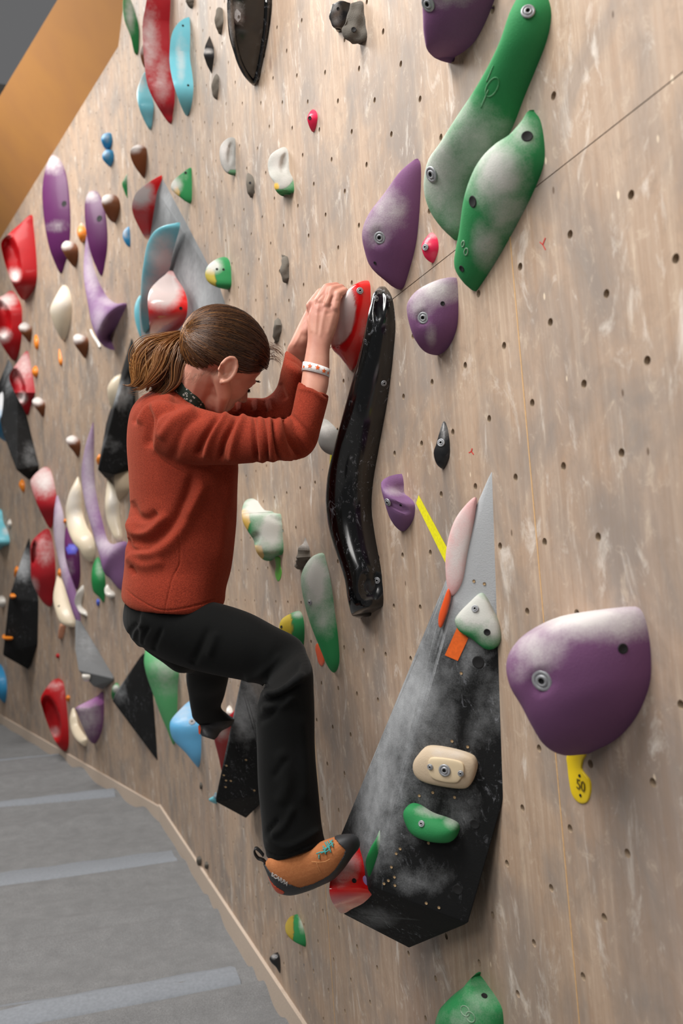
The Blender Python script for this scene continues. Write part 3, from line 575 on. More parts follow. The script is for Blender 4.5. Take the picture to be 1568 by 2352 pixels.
H('pale lilac blade hold crossing the left edge of the cream holds', LF, PURPLE_L, k=1.6, rows=44, pairs=[(133,1138,129,1140),(145,1180,124,1180),(150,1230,124,1230),(154,1280,133,1280),(165,1320,144,1330),(177,1370,157,1375),(184,1410,168,1410),(186,1440,180,1440)], chalk=[(140,1230,24,130,1.4)])
H('deep violet hold with a blue patch behind the pale lilac blade', LF, VIOLET, k=1.4, rows=30, pts=[(152,1210),(165,1230),(180,1258),(184,1290),(184,1330),(176,1355),(165,1330),(152,1290),(148,1250)], tint=[(165,1262,14,13,'#5b5bc4')], chalk=[(160,1300,14,24,.3)])
H('purple cone hold with a pale rim low on the turned wall', LF, PURPLE, k=1.1, rows=30, pts=[(236,1588),(239,1610),(237,1660),(230,1690),(218,1708),(205,1700),(190,1670),(176,1635),(172,1628),(200,1612),(222,1600)], chalk=[(200,1650,30,50,.7)], tint=[(200,1612,40,14,'#b06fae')])
# red ring holds
ring = dict(k=.85, rows=44, cols=22, fl=.45)
H('highest red ring hold at the left edge, with a chalky hollow', LF, RED, **ring, pts=[(72,493),(77,520),(83,580),(85,640),(76,668),(55,690),(35,665),(18,625),(5,580),(3,555),(20,537),(45,515)], dents=[(25,592,19,52,-14,.16)], chalk=[(32,632,18,18,1.2),(15,540,16,10,.3)])
H('second red ring hold, cut off by the left edge of the photo', LF, RED, **ring, pts=[(28,668),(48,700),(51,740),(48,790),(35,829),(15,810),(-8,770),(-25,740),(-20,690),(5,680)], dents=[(4,730,18,40,-8,.16)], chalk=[(14,690,26,20,1.1),(8,770,20,18,1.2)])
H('third red ring hold, dusty and above the large blue hold', LF, RED_M, **ring, pts=[(62,806),(70,835),(80,895),(80,905),(74,920),(64,954),(52,935),(36,905),(24,880),(22,860),(38,835)], dents=[(40,885,15,38,-14,.14)], chalk=[(50,840,30,40,.65),(50,915,14,16,1.2)])
H('red faceted hold under the third red ring hold, pink with chalk on top', LF, RED_M, k=1.0, rows=30, fl=.5, pts=[(105,1072),(118,1085),(128,1130),(131,1165),(125,1190),(116,1214),(100,1190),(82,1150),(70,1110),(75,1095),(90,1080)], chalk=[(98,1105,34,40,1.1)])
H('large dusty red hold between a black volume and the pale lilac blade', LF, RED_M, k=.8, rows=40, pts=[(108,1214),(118,1230),(125,1270),(128,1320),(124,1360),(118,1393),(100,1385),(84,1360),(72,1330),(70,1290),(71,1250),(85,1230)], dents=[(78,1270,6,26,4,.1)], chalk=[(100,1260,30,40,.4),(78,1350,12,24,.7)])
H('lowest red ring hold, just above the mats', LF, RED, **ring, pts=[(135,1560),(146,1570),(153,1620),(158,1680),(157,1715),(148,1726),(130,1708),(112,1670),(98,1630),(93,1605),(105,1582),(122,1562)], dents=[(118,1650,18,50,-14,.14)], chalk=[(125,1575,20,14,.5),(125,1680,14,14,.5)])
H('tiny red hold above the grey-blue mats, under the cream strip hold', LF, RED, k=1, rows=10, pts=[(131,1501),(136,1503),(136,1511),(131,1512),(128,1507)])
# blue holds on the turned wall
H('large blue hold at the left edge, white with chalk at its top', LF, BLUE, k=.8, rows=34, pts=[(25,889),(38,905),(50,945),(52,965),(45,990),(30,1010),(15,1015),(-5,1000),(-25,960),(-20,925),(5,900)], chalk=[(10,915,42,50,1.3)])
H('blue hold cut off by the left edge low above the mats', LF, BLUE, k=1, rows=22, pts=[(0,1525),(12,1550),(16,1580),(14,1608),(8,1614),(-10,1590),(-25,1550),(-20,1530)])
H('pair-shaped pale blue hold at the left edge beside a red hold', LF, CYAN, k=.8, rows=22, pts=[(2,1170),(8,1200),(16,1215),(22,1240),(20,1252),(8,1255),(-5,1262),(-25,1230),(-20,1180)], chalk=[(14,1220,10,12,.8)])
H('white pebble hold high beside the pale blue hold', LF, WHITE, k=1, rows=12, pts=[(22,1192),(26,1198),(26,1208),(20,1212),(16,1203)])
H('white pebble hold beside the tall black volume at the left edge', LF, WHITE, k=1, rows=14, pts=[(5,1368),(12,1376),(12,1390),(4,1396),(-6,1388),(-5,1372)])
H('blue hold hanging behind the climber\'s far foot', MN, LBLUE, k=.8, rows=36, pts=[(436,1610),(447,1620),(461,1660),(462,1700),(461,1740),(456,1762),(447,1755),(425,1728),(398,1700),(390,1675),(392,1655),(410,1633)], chalk=[(420,1635,34,30,.6)], bolts=[(441,1658,.012)])
H('large pale green hold below the climber\'s thigh', MN, GREEN, k=1.0, rows=40, pts=[(345,1470),(395,1480),(410,1530),(408,1580),(407,1630),(404,1690),(398,1711),(385,1680),(368,1640),(350,1590),(335,1545),(331,1510)], chalk=[(380,1540,40,60,.5)], tint=[(370,1600,200,200,'#5cab70')])
H('cyan curved hold mounted over the grey volume, chalk-white in its hollow', MN, CYAN, base=.045, k=1.0, rows=44, cols=18, pairs=[(411,511,405,512),(410,525,375,519),(403,550,352,534),(395,580,338,560),(388,615,331,595),(378,650,325,640),(368,690,323,690),(352,720,324,735),(337,745,327,758)], chalk=[(375,600,40,60,1.2),(350,680,30,60,1.2)])
H('thin cyan hold left of the red and white hold', MN, CYAN, k=1.2, rows=24, pts=[(322,678),(326,700),(328,740),(327,778),(318,765),(309,730),(310,700)])
H('red and white ball-topped hold above the climber\'s ponytail', MN, RED_G, base=.055, k=.55, rows=40, cols=18, pts=[(392,621),(404,640),(420,665),(428,695),(425,730),(408,757),(380,778),(352,790),(345,770),(341,720),(339,690),(345,665),(362,645),(378,632)], chalk=[(370,662,46,50,2.2)], holes=[(415,708,.006)])
H('red hold with a glossy edge on the tip of the grey volume', MN, RED_G, k=.7, rows=30, pts=[(367,404),(372,410),(366,470),(358,510),(350,545),(336,550),(318,520),(305,490),(304,465),(315,440),(340,420)], chalk=[(322,445,30,34,1.6)])
H('green and yellow hold peeking out behind the top of the ponytail', MN, GREEN, k=.8, rows=18, pts=[(345,786),(360,786),(358,815),(345,818),(330,812),(325,798),(330,789)], tint=[(331,796,9,13,'#c9b02c')])
# creams and whites
H('translucent cream shell hold under the lilac crescent', LF, CREAM, k=1.4, rows=26, pts=[(145,655),(158,665),(165,700),(160,750),(148,783),(135,770),(120,735),(115,710),(128,680)], chalk=[(138,690,30,40,.8)])
H('tiny white two-knob hold right of the cream shell hold', LF, WHITE, k=1.2, rows=12, pairs=[(210,756,205,757),(217,770,211,772),(228,785,221,788),(232,796,226,798)])
H('shiny cream wave-shaped hold beside the long lilac blade', LF, CREAM, k=.9, rows=44, pairs=[(180,1095,176,1098),(186,1120,160,1130),(188,1150,151,1165),(190,1180,152,1195),(200,1210,157,1220),(212,1230,168,1245),(218,1255,182,1262),(218,1275,192,1280),(214,1290,203,1290)], chalk=[(170,1160,18,50,.9)])
H('second shiny cream wave-shaped hold, against the climber\'s back', LF, CREAM, k=.9, rows=36, pairs=[(252,1100,247,1102),(264,1120,243,1130),(274,1150,241,1160),(275,1180,244,1190),(278,1210,252,1215),(281,1235,262,1236),(278,1250,272,1250)], chalk=[(258,1160,14,50,.9)])
H('beige disc hold partly hidden by the climber\'s back', LF, BEIGE, k=1.0, rows=24, pts=[(291,1058),(300,1075),(300,1120),(285,1140),(272,1150),(264,1120),(262,1095),(272,1072)])
H('round cream hold behind the slim black volume near the climber\'s shoulder', LF, CREAM, k=1.0, rows=24, pts=[(281,858),(290,870),(290,910),(275,950),(258,945),(249,915),(247,890),(260,868)])
H('cream hold shaped like a knife blade under the deep violet hold', LF, CREAM, k=1.0, rows=34, pts=[(134,1320),(145,1340),(158,1375),(170,1410),(174,1435),(168,1441),(140,1432),(128,1405),(122,1375),(126,1345)], holes=[(135,1392,.008)])
H('pinkish peg hanging under the cream knife-blade hold', LF, hold_mat('salmon', '#d99b7c'), k=1.0, rows=14, pts=[(142,1430),(151,1434),(148,1452),(143,1466),(134,1466),(134,1450),(138,1435)])
H('small white crescent hold between the lilac blade and the green leaf', LF, WHITE, k=1.0, rows=22, pairs=[(192,1344,188,1345),(193,1360,176,1362),(188,1378,171,1382),(188,1392,176,1395),(199,1405,184,1408),(201,1415,196,1414)])
H('small white knobbly hold right of the green leaf hold', LF, WHITE, k=1.0, rows=18, pts=[(247,1342),(252,1352),(262,1360),(264,1370),(256,1374),(243,1368),(240,1352)])
H('green leaf hold left of the climber\'s hip', LF, GREEN_D, k=1.2, rows=28, pts=[(225,1279),(236,1305),(242,1330),(241,1365),(238,1384),(228,1372),(214,1358),(210,1330),(213,1300)], chalk=[(228,1310,10,24,.4)])
H('tiny blue tag below the green leaf hold', LF, hold_mat('tag_blue', '#4a5fc0', .5, .05), k=1.2, rows=8, pts=[(224,1375),(229,1380),(228,1390),(223,1392),(221,1382)])
H('cream curved hold tucked against the purple cone hold', LF, CREAM, k=1.0, rows=26, pairs=[(170,1626,165,1628),(176,1645,160,1650),(180,1665,162,1672),(190,1682,170,1692),(199,1695,182,1705),(200,1705,192,1712)])
# little orange holds
for p_, l_ in (([(186,512),(192,518),(198,530),(198,548),(190,558),(183,552),(177,530)],'small orange hold with a chalky top between the violet blades'),
               ([(82,768),(88,778),(89,795),(86,804),(80,798),(78,780)],'small orange hold right of a brown teardrop near the left edge'),
               ([(82,840),(87,848),(87,862),(80,867),(73,855),(76,845)],'small orange hold touching the third red ring hold'),
               ([(136,800),(143,825),(143,838),(138,840),(134,825)],'thin orange and grey hold under the cream shell hold'),
               ([(51,1100),(57,1112),(56,1130),(50,1128),(43,1112)],'small orange hold left of the pink-topped red hold'),
               ([(228,1043),(232,1050),(230,1062),(225,1068),(221,1055)],'small orange hold left of the slim black volume\'s foot'),
               ([(149,1191),(153,1196),(150,1203),(145,1199)],'tiny orange hold at the edge of the cream wave hold'),
               ([(136,1305),(141,1315),(138,1325),(132,1320)],'tiny orange hold over the cream knife-blade hold'),
               ([(155,1596),(161,1602),(157,1612),(151,1606)],'tiny orange hold right of the lowest red ring hold'),
               ([(40,1300),(43,1312),(38,1328),(32,1322),(34,1306)],'small orange hold on the left flank of the tall black volume')):
    H(l_, LF, ORANGEH, k=1.2, rows=12, cols=8, pts=p_, chalk=[(p_[0][0], p_[0][1], 10, 8, .9)] if p_[0][1] < 520 else ())
def vv(pl, *pp): return [pl.hit(x, y, h) for x, y, h in pp]
def under(pl, *pp):                           # wall points hidden behind protruding corners
    return [pl.hit(x, y, h) - pl.n * h + pl.eu * s for x, y, h, s in pp]
# the tall black volume the climber stands on
hB = .17
BIG = vv(MAIN, (1129,1074,.0), (1137,1076,-.004), (1150,1480,-.004), (1162,1815,-.004), (1075,2122,-.004), (940,2178,.055), (855,2037,hB), (785,2098,hB), (780,1925,hB), (1026,1345,.052))
_pn = (BIG[3] - BIG[0]).cross(BIG[6] - BIG[0]).normalized(); _r = ray(1075, 2122); _p = EYE + _r * ((BIG[0] - EYE).dot(_pn) / _r.dot(_pn)); _hh = (_p - MAIN.c).dot(MAIN.n); print('corner stands off', _hh)
if -.02 < _hh < .12: BIG[4] = _p
KEND = MAIN.hit(785,2098,hB) - MAIN.n * (hB + .004) + MAIN.eu * .03
BIG += [KEND, MAIN.hit(780,1925,hB) - MAIN.n * (hB + .004) + MAIN.eu * .05, MAIN.hit(1060,1300,.05) - MAIN.n * .054 + MAIN.eu * .03]
big = hull('climbing_volume', 'tall black wedge volume under the climber\'s near shoe, chalk-grey at its tip', BIG, VOL, .009, seg=4, cuts=6, ang=30,
  chalk=[(1110,1160,80,140,2.2),(1100,1300,100,150,2.0),(1090,1400,80,90,1.2),(930,1560,80,260,.95),(870,1780,70,200,.85),(850,1900,60,120,.5),(1130,1600,40,100,.4),(1000,1740,80,60,.35),(1010,1870,90,60,.42),(960,2020,70,40,.38),(850,2110,60,26,.35),(1000,1560,80,50,.3)])
BV = bvh_of(big)
# the volume's two faces as placing planes
def face_plane(a, b, c):
    h = [BV.ray_cast(EYE, ray(*q).normalized())[0] for q in (a, b, c)]; n = (h[1] - h[0]).cross(h[2] - h[0]).normalized()
    if n.dot(ray(*a)) > 0: n = -n
    return Plane(h[0], n, h[1] - h[0])
DF = face_plane((1000,1650), (1120,1650), (1050,1950)); GF = face_plane((950,1600), (860,1900), (880,1700)); TP = face_plane((1090,1300), (1125,1300), (1110,1200))
for (x, y, r) in ((1098,1521,.0095),(1090,1893,.0075),(1051,2043,.008)): put_bolt(big, BV, x, y, r, True)
for (x, y) in ((1059,1546),(1038,1702),(1074,1715),(963,1827),(994,1820),(1044,1831),(940,1892),(984,1936),(919,1949),(910,1960),(899,1991),(906,2014),(892,2022),(882,2029),(907,2033),(979,2074),(1008,2084),(1088,1335),(1112,1341)): put_bolt(big, BV, x, y, .0026, True, 'screw_hole')
H('white-chalked green triangular hold on the chalky tip of the tall black volume', DF, GREEN, mode='dome', hmax=.022, rows=30, fl=.5, pts=[(1103,1362),(1118,1372),(1135,1405),(1148,1430),(1154,1460),(1147,1480),(1130,1491),(1112,1487),(1085,1465),(1058,1448),(1047,1425),(1055,1408),(1078,1384)], chalk=[(1090,1400,60,45,1.9),(1130,1440,40,40,1.1)], bolts=[(1091,1398,.005)], holes=[(1118,1452,.005)])
o = H('beige wooden hold with a screwed inset plate, on the tall black volume', DF, BEIGE, mode='dome', hmax=.022, rows=30, fl=.3, chalk=[(1020,1730,50,20,.5)], pts=[(985,1712),(1030,1716),(1080,1730),(1095,1745),(1096,1765),(1085,1795),(1070,1808),(1040,1806),(980,1792),(957,1775),(953,1750),(965,1728)])
bv = bvh_of(o); PT = []
PL = hold_mat('pale_wood', '#ddc9a8', .7, .1)
p_ = H(None, DF, PL, mode='dome', base=.0205, hmax=.004, rows=22, fl=.2, pts=[(998,1739),(1040,1744),(1062,1752),(1066,1768),(1060,1785),(1045,1798),(1010,1793),(990,1783),(984,1764),(985,1745)], name='inset_plate')
for q in ('category',):
    if q in p_: del p_[q]
p_.parent = o; p_.matrix_parent_inverse = o.matrix_basis.inverted(); bv = bvh_of(p_)
for (x, y, r) in ((1021,1769,.0085),(988,1761,.0042),(1058,1776,.0042)): 
    bvw = BVHTree.FromPolygons([p_.matrix_basis @ v.co for v in p_.data.vertices], [tuple(f.vertices) for f in p_.data.polygons]); put_bolt(o, bvw, x, y, r)
H('green sausage-shaped hold below the beige wooden hold on the black volume', DF, GREEN, mode='dome', hmax=.032, ang=-20, rows=30, chalk=[(1000,1862,50,16,.9),(1040,1885,20,20,.6)], fl=.6, pts=[(945,1845),(965,1848),(995,1866),(1030,1878),(1052,1890),(1055,1905),(1045,1925),(1025,1930),(985,1924),(950,1908),(933,1880),(931,1858)], bolts=[(968,1892,.0045)])
flat_piece('route_tape', 'square of orange tape on the tall black volume under the chalky green hold', DF, [(1050,1440),(1075,1466),(1051,1518),(1021,1505)], TAPE_O, cat='tape')
H('thin pale pink hold wrapped along the left edge of the black volume\'s tip', TP, hold_mat('washed_pink', '#d98f8f'), mode='dome', base=-.004, hmax=.012, rows=34, chalk=[(1060,1240,60,150,1.0)], pts=[(1092,1142),(1092,1175),(1085,1220),(1075,1270),(1065,1330),(1050,1360),(1035,1367),(1027,1340),(1024,1290),(1030,1240),(1045,1195),(1068,1162)])
H('narrow orange tag on the left edge of the tall black volume', DF, hold_mat('tag_orange', '#e85a2a', .35, .05, .4), mode='dome', base=.004, hmax=.004, rows=16, cat='route tag', name='route_tag', pts=[(1029,1352),(1034,1368),(1028,1400),(1018,1430),(1012,1442),(1007,1435),(1008,1412),(1018,1380)])
H('red foothold under the toe of the climber\'s near shoe', GF, RED_G, base=-.01, k=.6, rows=36, fl=.25, pts=[(828,1928),(832,1950),(834,1985),(832,2020),(835,2050),(820,2075),(800,2088),(785,2098),(775,2090),(760,2066),(756,2040),(762,2010),(778,1990),(800,1962)], chalk=[(795,1985,30,36,.8),(775,2010,20,30,.5),(780,2090,16,20,.6)], holes=[(813,2023,.004)])
H('small green shard hold right of the red foothold on the black volume', GF, GREEN_D, base=-.003, k=1.2, rows=24, pts=[(874,1903),(876,1930),(870,1965),(856,2005),(848,2016),(841,1995),(840,1975),(852,1945),(864,1925)], chalk=[(872,1925,7,30,.9)])
H('small lilac flake hold squeezed between the red foothold and the green shard', GF, hold_mat('pale_violet', '#9b7fb4'), base=-.003, k=2.5, rows=20, sharp=True, pts=[(820,1995),(835,2002),(845,2015),(843,2040),(828,2056),(824,2040),(826,2015)])
# second black volume under the climber's far foot
h2 = .16
v2 = hull('climbing_volume', 'black slab volume behind the climber\'s lower leg', vv(MAIN, (625,1560,-.004), (640,1700,-.004), (625,1822,-.004), (565,1881,.02), (493,1842,h2), (553,1560,h2 * .75), (560,1540,h2 * .7)) + under(MAIN, (493,1842,h2,.12), (553,1560,h2 * .7,.12)) + vv(MAIN, (600,1440,-.004)), VOL, .006,
  chalk=[(590,1590,40,50,.7),(560,1640,40,60,.9)])
bv = bvh_of(v2)
for (x, y) in ((520,1758),(514,1780),(519,1792),(530,1793),(518,1807),(584,1815),(565,1745)): put_bolt(v2, bv, x, y, .004, True, 'screw_hole')
H('red foothold under the climber\'s far foot', MAIN, RED_M, k=.35, rows=30, pts=[(545,1625),(548,1650),(540,1690),(520,1745),(510,1772),(502,1740),(492,1700),(490,1680),(505,1660),(530,1640)], chalk=[(510,1680,20,24,.9)])
H('white knob beside the climber\'s far toes', MAIN, WHITE, k=.8, rows=14, pts=[(526,1620),(532,1626),(535,1640),(528,1642),(520,1638),(520,1628)])
H('tiny cyan hold at the lower left corner of the slab volume', MAIN, CYAN, k=.8, rows=14, pts=[(495,1820),(500,1830),(497,1846),(485,1842),(479,1836),(488,1830)], tint=[(496,1828,7,7,'#55606a')])
# grey volume high on the left
hull('climbing_volume', 'big grey volume above the climber\'s head', vv(MAIN, (373,408,.0), (545,720,-.004), (520,900,-.004), (470,900,-.004), (360,440,.02), (320,700,.045), (326,790,.055), (380,860,.05)) + under(MAIN, (320,700,.04,.3), (340,800,.05,.3)), VOLG, .006,
  chalk=[(420,640,50,80,.8),(470,700,50,40,.8),(385,470,20,50,.5)])
hull('climbing_volume', 'black volume cut off by the left edge behind the large blue hold', vv(LEFT, (20,822,0), (40,860,-.004), (90,1070,-.004), (88,1085,-.004), (66,1103,.03), (38,1080,.22), (5,990,.22), (-12,900,.1)) + under(LEFT, (38,1080,.2,.4), (-10,990,.2,.4)), VOL, .01, chalk=[(20,850,20,60,.4),(70,1050,20,30,.4)])
hull('climbing_volume', 'slim black volume pointing up beside the climber\'s shoulder', vv(LEFT, (303,772,0), (312,800,-.004), (312,1050,-.004), (300,1080,.0), (262,1090,.12), (224,1080,.22), (262,940,.15), (290,840,.05)) + under(LEFT, (224,1080,.2,.5), (262,940,.1,.5)), VOL, .01, chalk=[(280,900,30,26,.9),(275,920,26,16,.6),(250,1020,30,20,.3)])
hull('climbing_volume', 'tall black volume with orange marks at the left edge', vv(LEFT, (67,1232,0), (72,1260,-.004), (90,1380,-.004), (88,1480,-.004), (66,1539,.02), (6,1505,.26), (20,1375,.22), (50,1280,.08)) + under(LEFT, (6,1505,.24,.5), (20,1380,.2,.5)), VOL, .01, chalk=[(52,1300,24,40,.9)])
hull('climbing_volume', 'long grey wedge volume above the purple cone hold', vv(LEFT, (172,1408,0), (180,1415,-.004), (266,1560,-.004), (237,1584,.02), (215,1577,.1), (180,1540,.2), (172,1490,.16)) + under(LEFT, (180,1540,.18,.4)), VOLG, .008, chalk=[(200,1480,26,50,.3)])
hull('climbing_volume', 'black triangular volume left of the pale green hold', vv(LEFT, (331,1500,.03), (352,1580,-.004), (365,1753,-.004), (258,1610,.14), (330,1500,.0), (322,1508,.05)) + under(LEFT, (258,1610,.13,.35)), VOL, .006, chalk=[(275,1580,20,40,.4)])
H('small chalky green hold on the left corner of the black triangular volume', LEFT, GREEN_D, k=.6, rows=16, pts=[(268,1568),(275,1580),(270,1600),(262,1610),(256,1600),(258,1580)], chalk=[(266,1582,9,10,1.5)])
H('white ball hold at the foot of the long grey wedge volume', LEFT, WHITE, base=.14, k=.5, rows=14, pts=[(196,1543),(205,1550),(205,1560),(198,1566),(190,1560),(189,1549)])
H('orange hold high on the front of the tall black volume', LEFT, ORANGEH, base=.18, k=.6, rows=12, pts=[(26,1361),(34,1366),(35,1372),(28,1376),(23,1370)])
H('orange hold low on the front of the tall black volume', LEFT, ORANGEH, base=.2, k=.6, rows=12, pts=[(8,1457),(22,1460),(29,1466),(22,1471),(8,1468),(5,1462)])
H('pair of dark pebbles at the foot of the wall beside the mats, left one', MAIN, ROCKD, k=.9, rows=12, pts=[(458,1966),(463,1972),(462,1986),(456,1990),(451,1980),(452,1970)])
H('pair of dark pebbles at the foot of the wall beside the mats, right one', MAIN, ROCKD, k=.9, rows=12, pts=[(474,1978),(479,1985),(477,1996),(470,1994),(470,1984)])
H('small dark pebble hold low on the wall under the blue hold', MAIN, ROCKD, k=.9, rows=12, pts=[(461,1796),(465,1802),(464,1812),(459,1812),(458,1802)])
# the red hold the climber grips
rh = H('red and white wedge hold gripped by the climber\'s hands', MAIN, RED_G, k=.45, rows=44, cols=20, ex=.85, pts=[(838,643),(848,648),(851,672),(849,720),(838,785),(822,830),(808,851),(800,846),(782,822),(762,800),(760,770),(768,735),(778,700),(788,678),(803,662),(816,652)],
  tint=[(764,712,53,84,'#d3b3b2')], chalk=[(785,690,34,50,.9),(835,760,10,36,.3)], bolts=[(826,668,.006)], dents=[])
# ---------------------------------------------------------------- the climber
person = bpy.data.objects.new('person', None); COL.objects.link(person); person.empty_display_size = .2
person.location = P(660, 1990, 1.7)
tag(person, 'person in a rust-red fleece and black trousers, ponytail, hanging by both hands', 'person')
bpy.context.view_layer.update()
def child(o, par=None):
    par = par or person; o.parent = par; o.matrix_parent_inverse = par.matrix_world.inverted() if par is person else par.matrix_basis.inverted() if par.parent is None else Matrix(); return o
def dep(v): return (Vector(v) - EYE).dot(cf)
def toworld(x, y, d): return P(x, y, d)
# --- geometry pieces: each returns (verts, faces)
def loftp(st, per=5, seg=30, power=2.0):
    """stations (x1,y1,x2,y2,depth,half depth): two silhouette points of an elliptic section"""
    A = []
    S = [tuple(s) + (0,) * (7 - len(s)) for s in st]; n = len(S)
    C = np.array(S, float); R_ = []
    for i in range(n - 1):
        p = [C[min(max(i + k, 0), n - 1)] for k in (-1, 0, 1, 2)]
        for q in range(per):
            t = q / per; R_.append(.5 * (2 * p[1] + (p[2] - p[0]) * t + (2 * p[0] - 5 * p[1] + 4 * p[2] - p[3]) * t * t + (3 * p[1] - p[0] - 3 * p[2] + p[3]) * t ** 3))
    R_.append(C[-1]); V = []
    for (x1, y1, x2, y2, d, hd, dz) in R_:
        a = P(x1, y1, d); b = P(x2, y2, d); c = (a + b) / 2; u = (b - a) / 2; w_ = (c - EYE).normalized() * hd + Vector((0, 0, dz))
        for k in range(seg):
            t = 2 * math.pi * k / seg; cc, ss = math.cos(t), math.sin(t)
            cc = abs(cc) ** (2 / power) * (1 if cc > 0 else -1); ss = abs(ss) ** (2 / power) * (1 if ss > 0 else -1)
            V.append(c + u * cc + w_ * ss)
    m = len(R_); Fc = [(i * seg + k, i * seg + (k + 1) % seg, (i + 1) * seg + (k + 1) % seg, (i + 1) * seg + k) for i in range(m - 1) for k in range(seg)]
    Fc += [tuple(reversed(range(seg))), tuple((m - 1) * seg + k for k in range(seg))]
    return V, Fc
def ell(c, ax, r, seg=20):
    V = []; Fc = []; n = seg // 2
    for i in range(n + 1):
        p = math.pi * (i + .0) / n; p = min(max(p, .02), math.pi - .02)
        for k in range(seg):
            t = 2 * math.pi * k / seg; V.append(c + ax[0] * r[0] * math.sin(p) * math.cos(t) + ax[1] * r[1] * math.sin(p) * math.sin(t) + ax[2] * r[2] * math.cos(p))
    Fc = [(i * seg + k, i * seg + (k + 1) % seg, (i + 1) * seg + (k + 1) % seg, (i + 1) * seg + k) for i in range(n) for k in range(seg)]
    Fc += [tuple(reversed(range(seg))), tuple(n * seg + k for k in range(seg))]
    return V, Fc
def capsule(a, b, ra, rb, seg=14):
    t = (b - a).normalized() if (b - a).length > 1e-6 else Vector((0, 0, 1)); u = t.cross(Vector((.31, .2, .93))).normalized(); w_ = t.cross(u); V = []; prof = []
    for k in range(5): p = math.pi / 2 * k / 4; prof.append((a - t * ra * math.cos(p), ra * math.sin(p) + 1e-4))
    for k in range(5): p = math.pi / 2 * k / 4; prof.append((b + t * rb * math.sin(p), rb * math.cos(p) + 1e-4))
    for c, r in prof: V += [c + (u * math.cos(2 * math.pi * q / seg) + w_ * math.sin(2 * math.pi * q / seg)) * r for q in range(seg)]
    m = len(prof); Fc = [(i * seg + k, i * seg + (k + 1) % seg, (i + 1) * seg + (k + 1) % seg, (i + 1) * seg + k) for i in range(m - 1) for k in range(seg)]
    return V, Fc + [tuple(reversed(range(seg))), tuple((m - 1) * seg + k for k in range(seg))]
def chain(pts, rs): return [capsule(Vector(pts[i]), Vector(pts[i + 1]), rs[i], rs[i + 1]) for i in range(len(pts) - 1)]
def fuse(name, pieces, voxel, mat, smooth=4, fac=.5):
    V = []; Fc = []
    for v, f_ in pieces:
        b = len(V); V += list(v); Fc += [tuple(i + b for i in q) for q in f_]
    o = mesh_obj(name, V, Fc, mat); 
    bm = bmesh.new(); bm.from_mesh(o.data); bmesh.ops.recalc_face_normals(bm, faces=bm.faces); bm.to_mesh(o.data); bm.free()
    m = o.modifiers.new('r', 'REMESH'); m.mode = 'VOXEL'; m.voxel_size = voxel; m.use_smooth_shade = True
    if smooth: s = o.modifiers.new('s', 'SMOOTH'); s.factor = fac; s.iterations = smooth
    bpy.context.view_layer.update(); me = bpy.data.meshes.new_from_object(o.evaluated_get(bpy.context.evaluated_depsgraph_get()))
    o.modifiers.clear(); old = o.data; o.data = me; bpy.data.meshes.remove(old); me.name = name; me.materials.clear(); me.materials.append(mat); me.shade_smooth(); return o
def folds(o, lst, back=False, noise=0., nsc=30):
    """soft ridges (+) and creases (-) along pixel polylines on the side facing the lens"""
    me = o.data; n = len(me.vertices); W = np.empty(n * 3); me.vertices.foreach_get('co', W); W = W.reshape(-1, 3)
    NN = np.empty(n * 3); me.vertices.foreach_get('normal', NN); NN = NN.reshape(-1, 3); px = proj(W); D = np.zeros(n)
    view = W - np.array(EYE); view /= np.linalg.norm(view, axis=1)[:, None]; facing = np.clip(-(NN * view).sum(1) * 2.5 + .55, 0, 1)
    for f_ in lst:
        pts, wd, amp = f_[:3]; pts = np.array(catmull(pts, 5, False)) if len(pts) > 2 else np.array(pts, float); best = np.full(n, 1e9); tt = np.zeros(n)
        L = len(pts) - 1
        for i in range(L):
            a, b = pts[i], pts[i + 1]; ab = b - a; t = np.clip(((px - a) @ ab) / (ab @ ab), 0, 1); d = np.linalg.norm(px - (a + t[:, None] * ab), axis=1)
            m = d < best; best[m] = d[m]; tt[m] = (i + t[m]) / L
        D += amp * np.exp(-(best / wd) ** 2) * np.clip(np.sin(np.clip(tt, .0, 1) * math.pi) * 2 + .12, 0, 1) * facing
    if noise:
        for q in range(6): D += noise * .4 * np.sin(W @ (NOISEV[q] * nsc * (1 + .35 * q)) + q * 1.7)
    W = W + NN * D[:, None]; me.vertices.foreach_set('co', W.ravel()); me.update()

SK = N('skin'); _s1 = SK.noise(18, 4, .6); _s2 = SK.noise(350, 3, .6); _s3 = SK.noise(6, 2)
_c = SK.mix(SK.rampv(_s1, .35, .7), lin('#c6917d'), lin('#b07263')); _c = SK.mix(SK.rampv(_s3, .45, .7, 0, .35), _c, lin('#e3ad93'))
SK.set(Base_Color=_c, Roughness=.5, Specular_IOR_Level=.35, Subsurface_Weight=.12, Subsurface_Radius=(.012, .005, .003), Normal=SK.bump(_s2, .12, .001)); SKIN = SK.m
FL = N('rust_fleece'); _f1 = FL.noise(380, 4, .7); _f2 = FL.noise(12, 3)
FL.set(Base_Color=FL.mix(FL.rampv(_f1, .35, .65), lin('#702619'), FL.mix(FL.rampv(_f2, .3, .7), lin('#993b27'), lin('#8a3321'))), Roughness=.95, Specular_IOR_Level=.15, Sheen_Weight=.25, Sheen_Roughness=.5, Sheen_Tint=lin('#e08a6c'), Normal=FL.bump(_f1, .45, .003)); FLEECE = FL.m
TR = N('black_jersey'); _t1 = TR.noise(500, 3, .7); _t2 = TR.noise(11, 6, .7)
TR.set(Base_Color=TR.mix(TR.rampv(_t2, .55, .8, 0, .5), lin('#060707'), lin('#121316')), Roughness=.9, Specular_IOR_Level=.15, Sheen_Weight=.04, Normal=TR.bump(_t1, .25, .001)); TROUS = TR.m
RUB = simple('shoe_rubber', '#2b2c2f', .55, bump=.15, scale=120); RUB_O = simple('orange_heel_rubber', '#d0481c', .5)
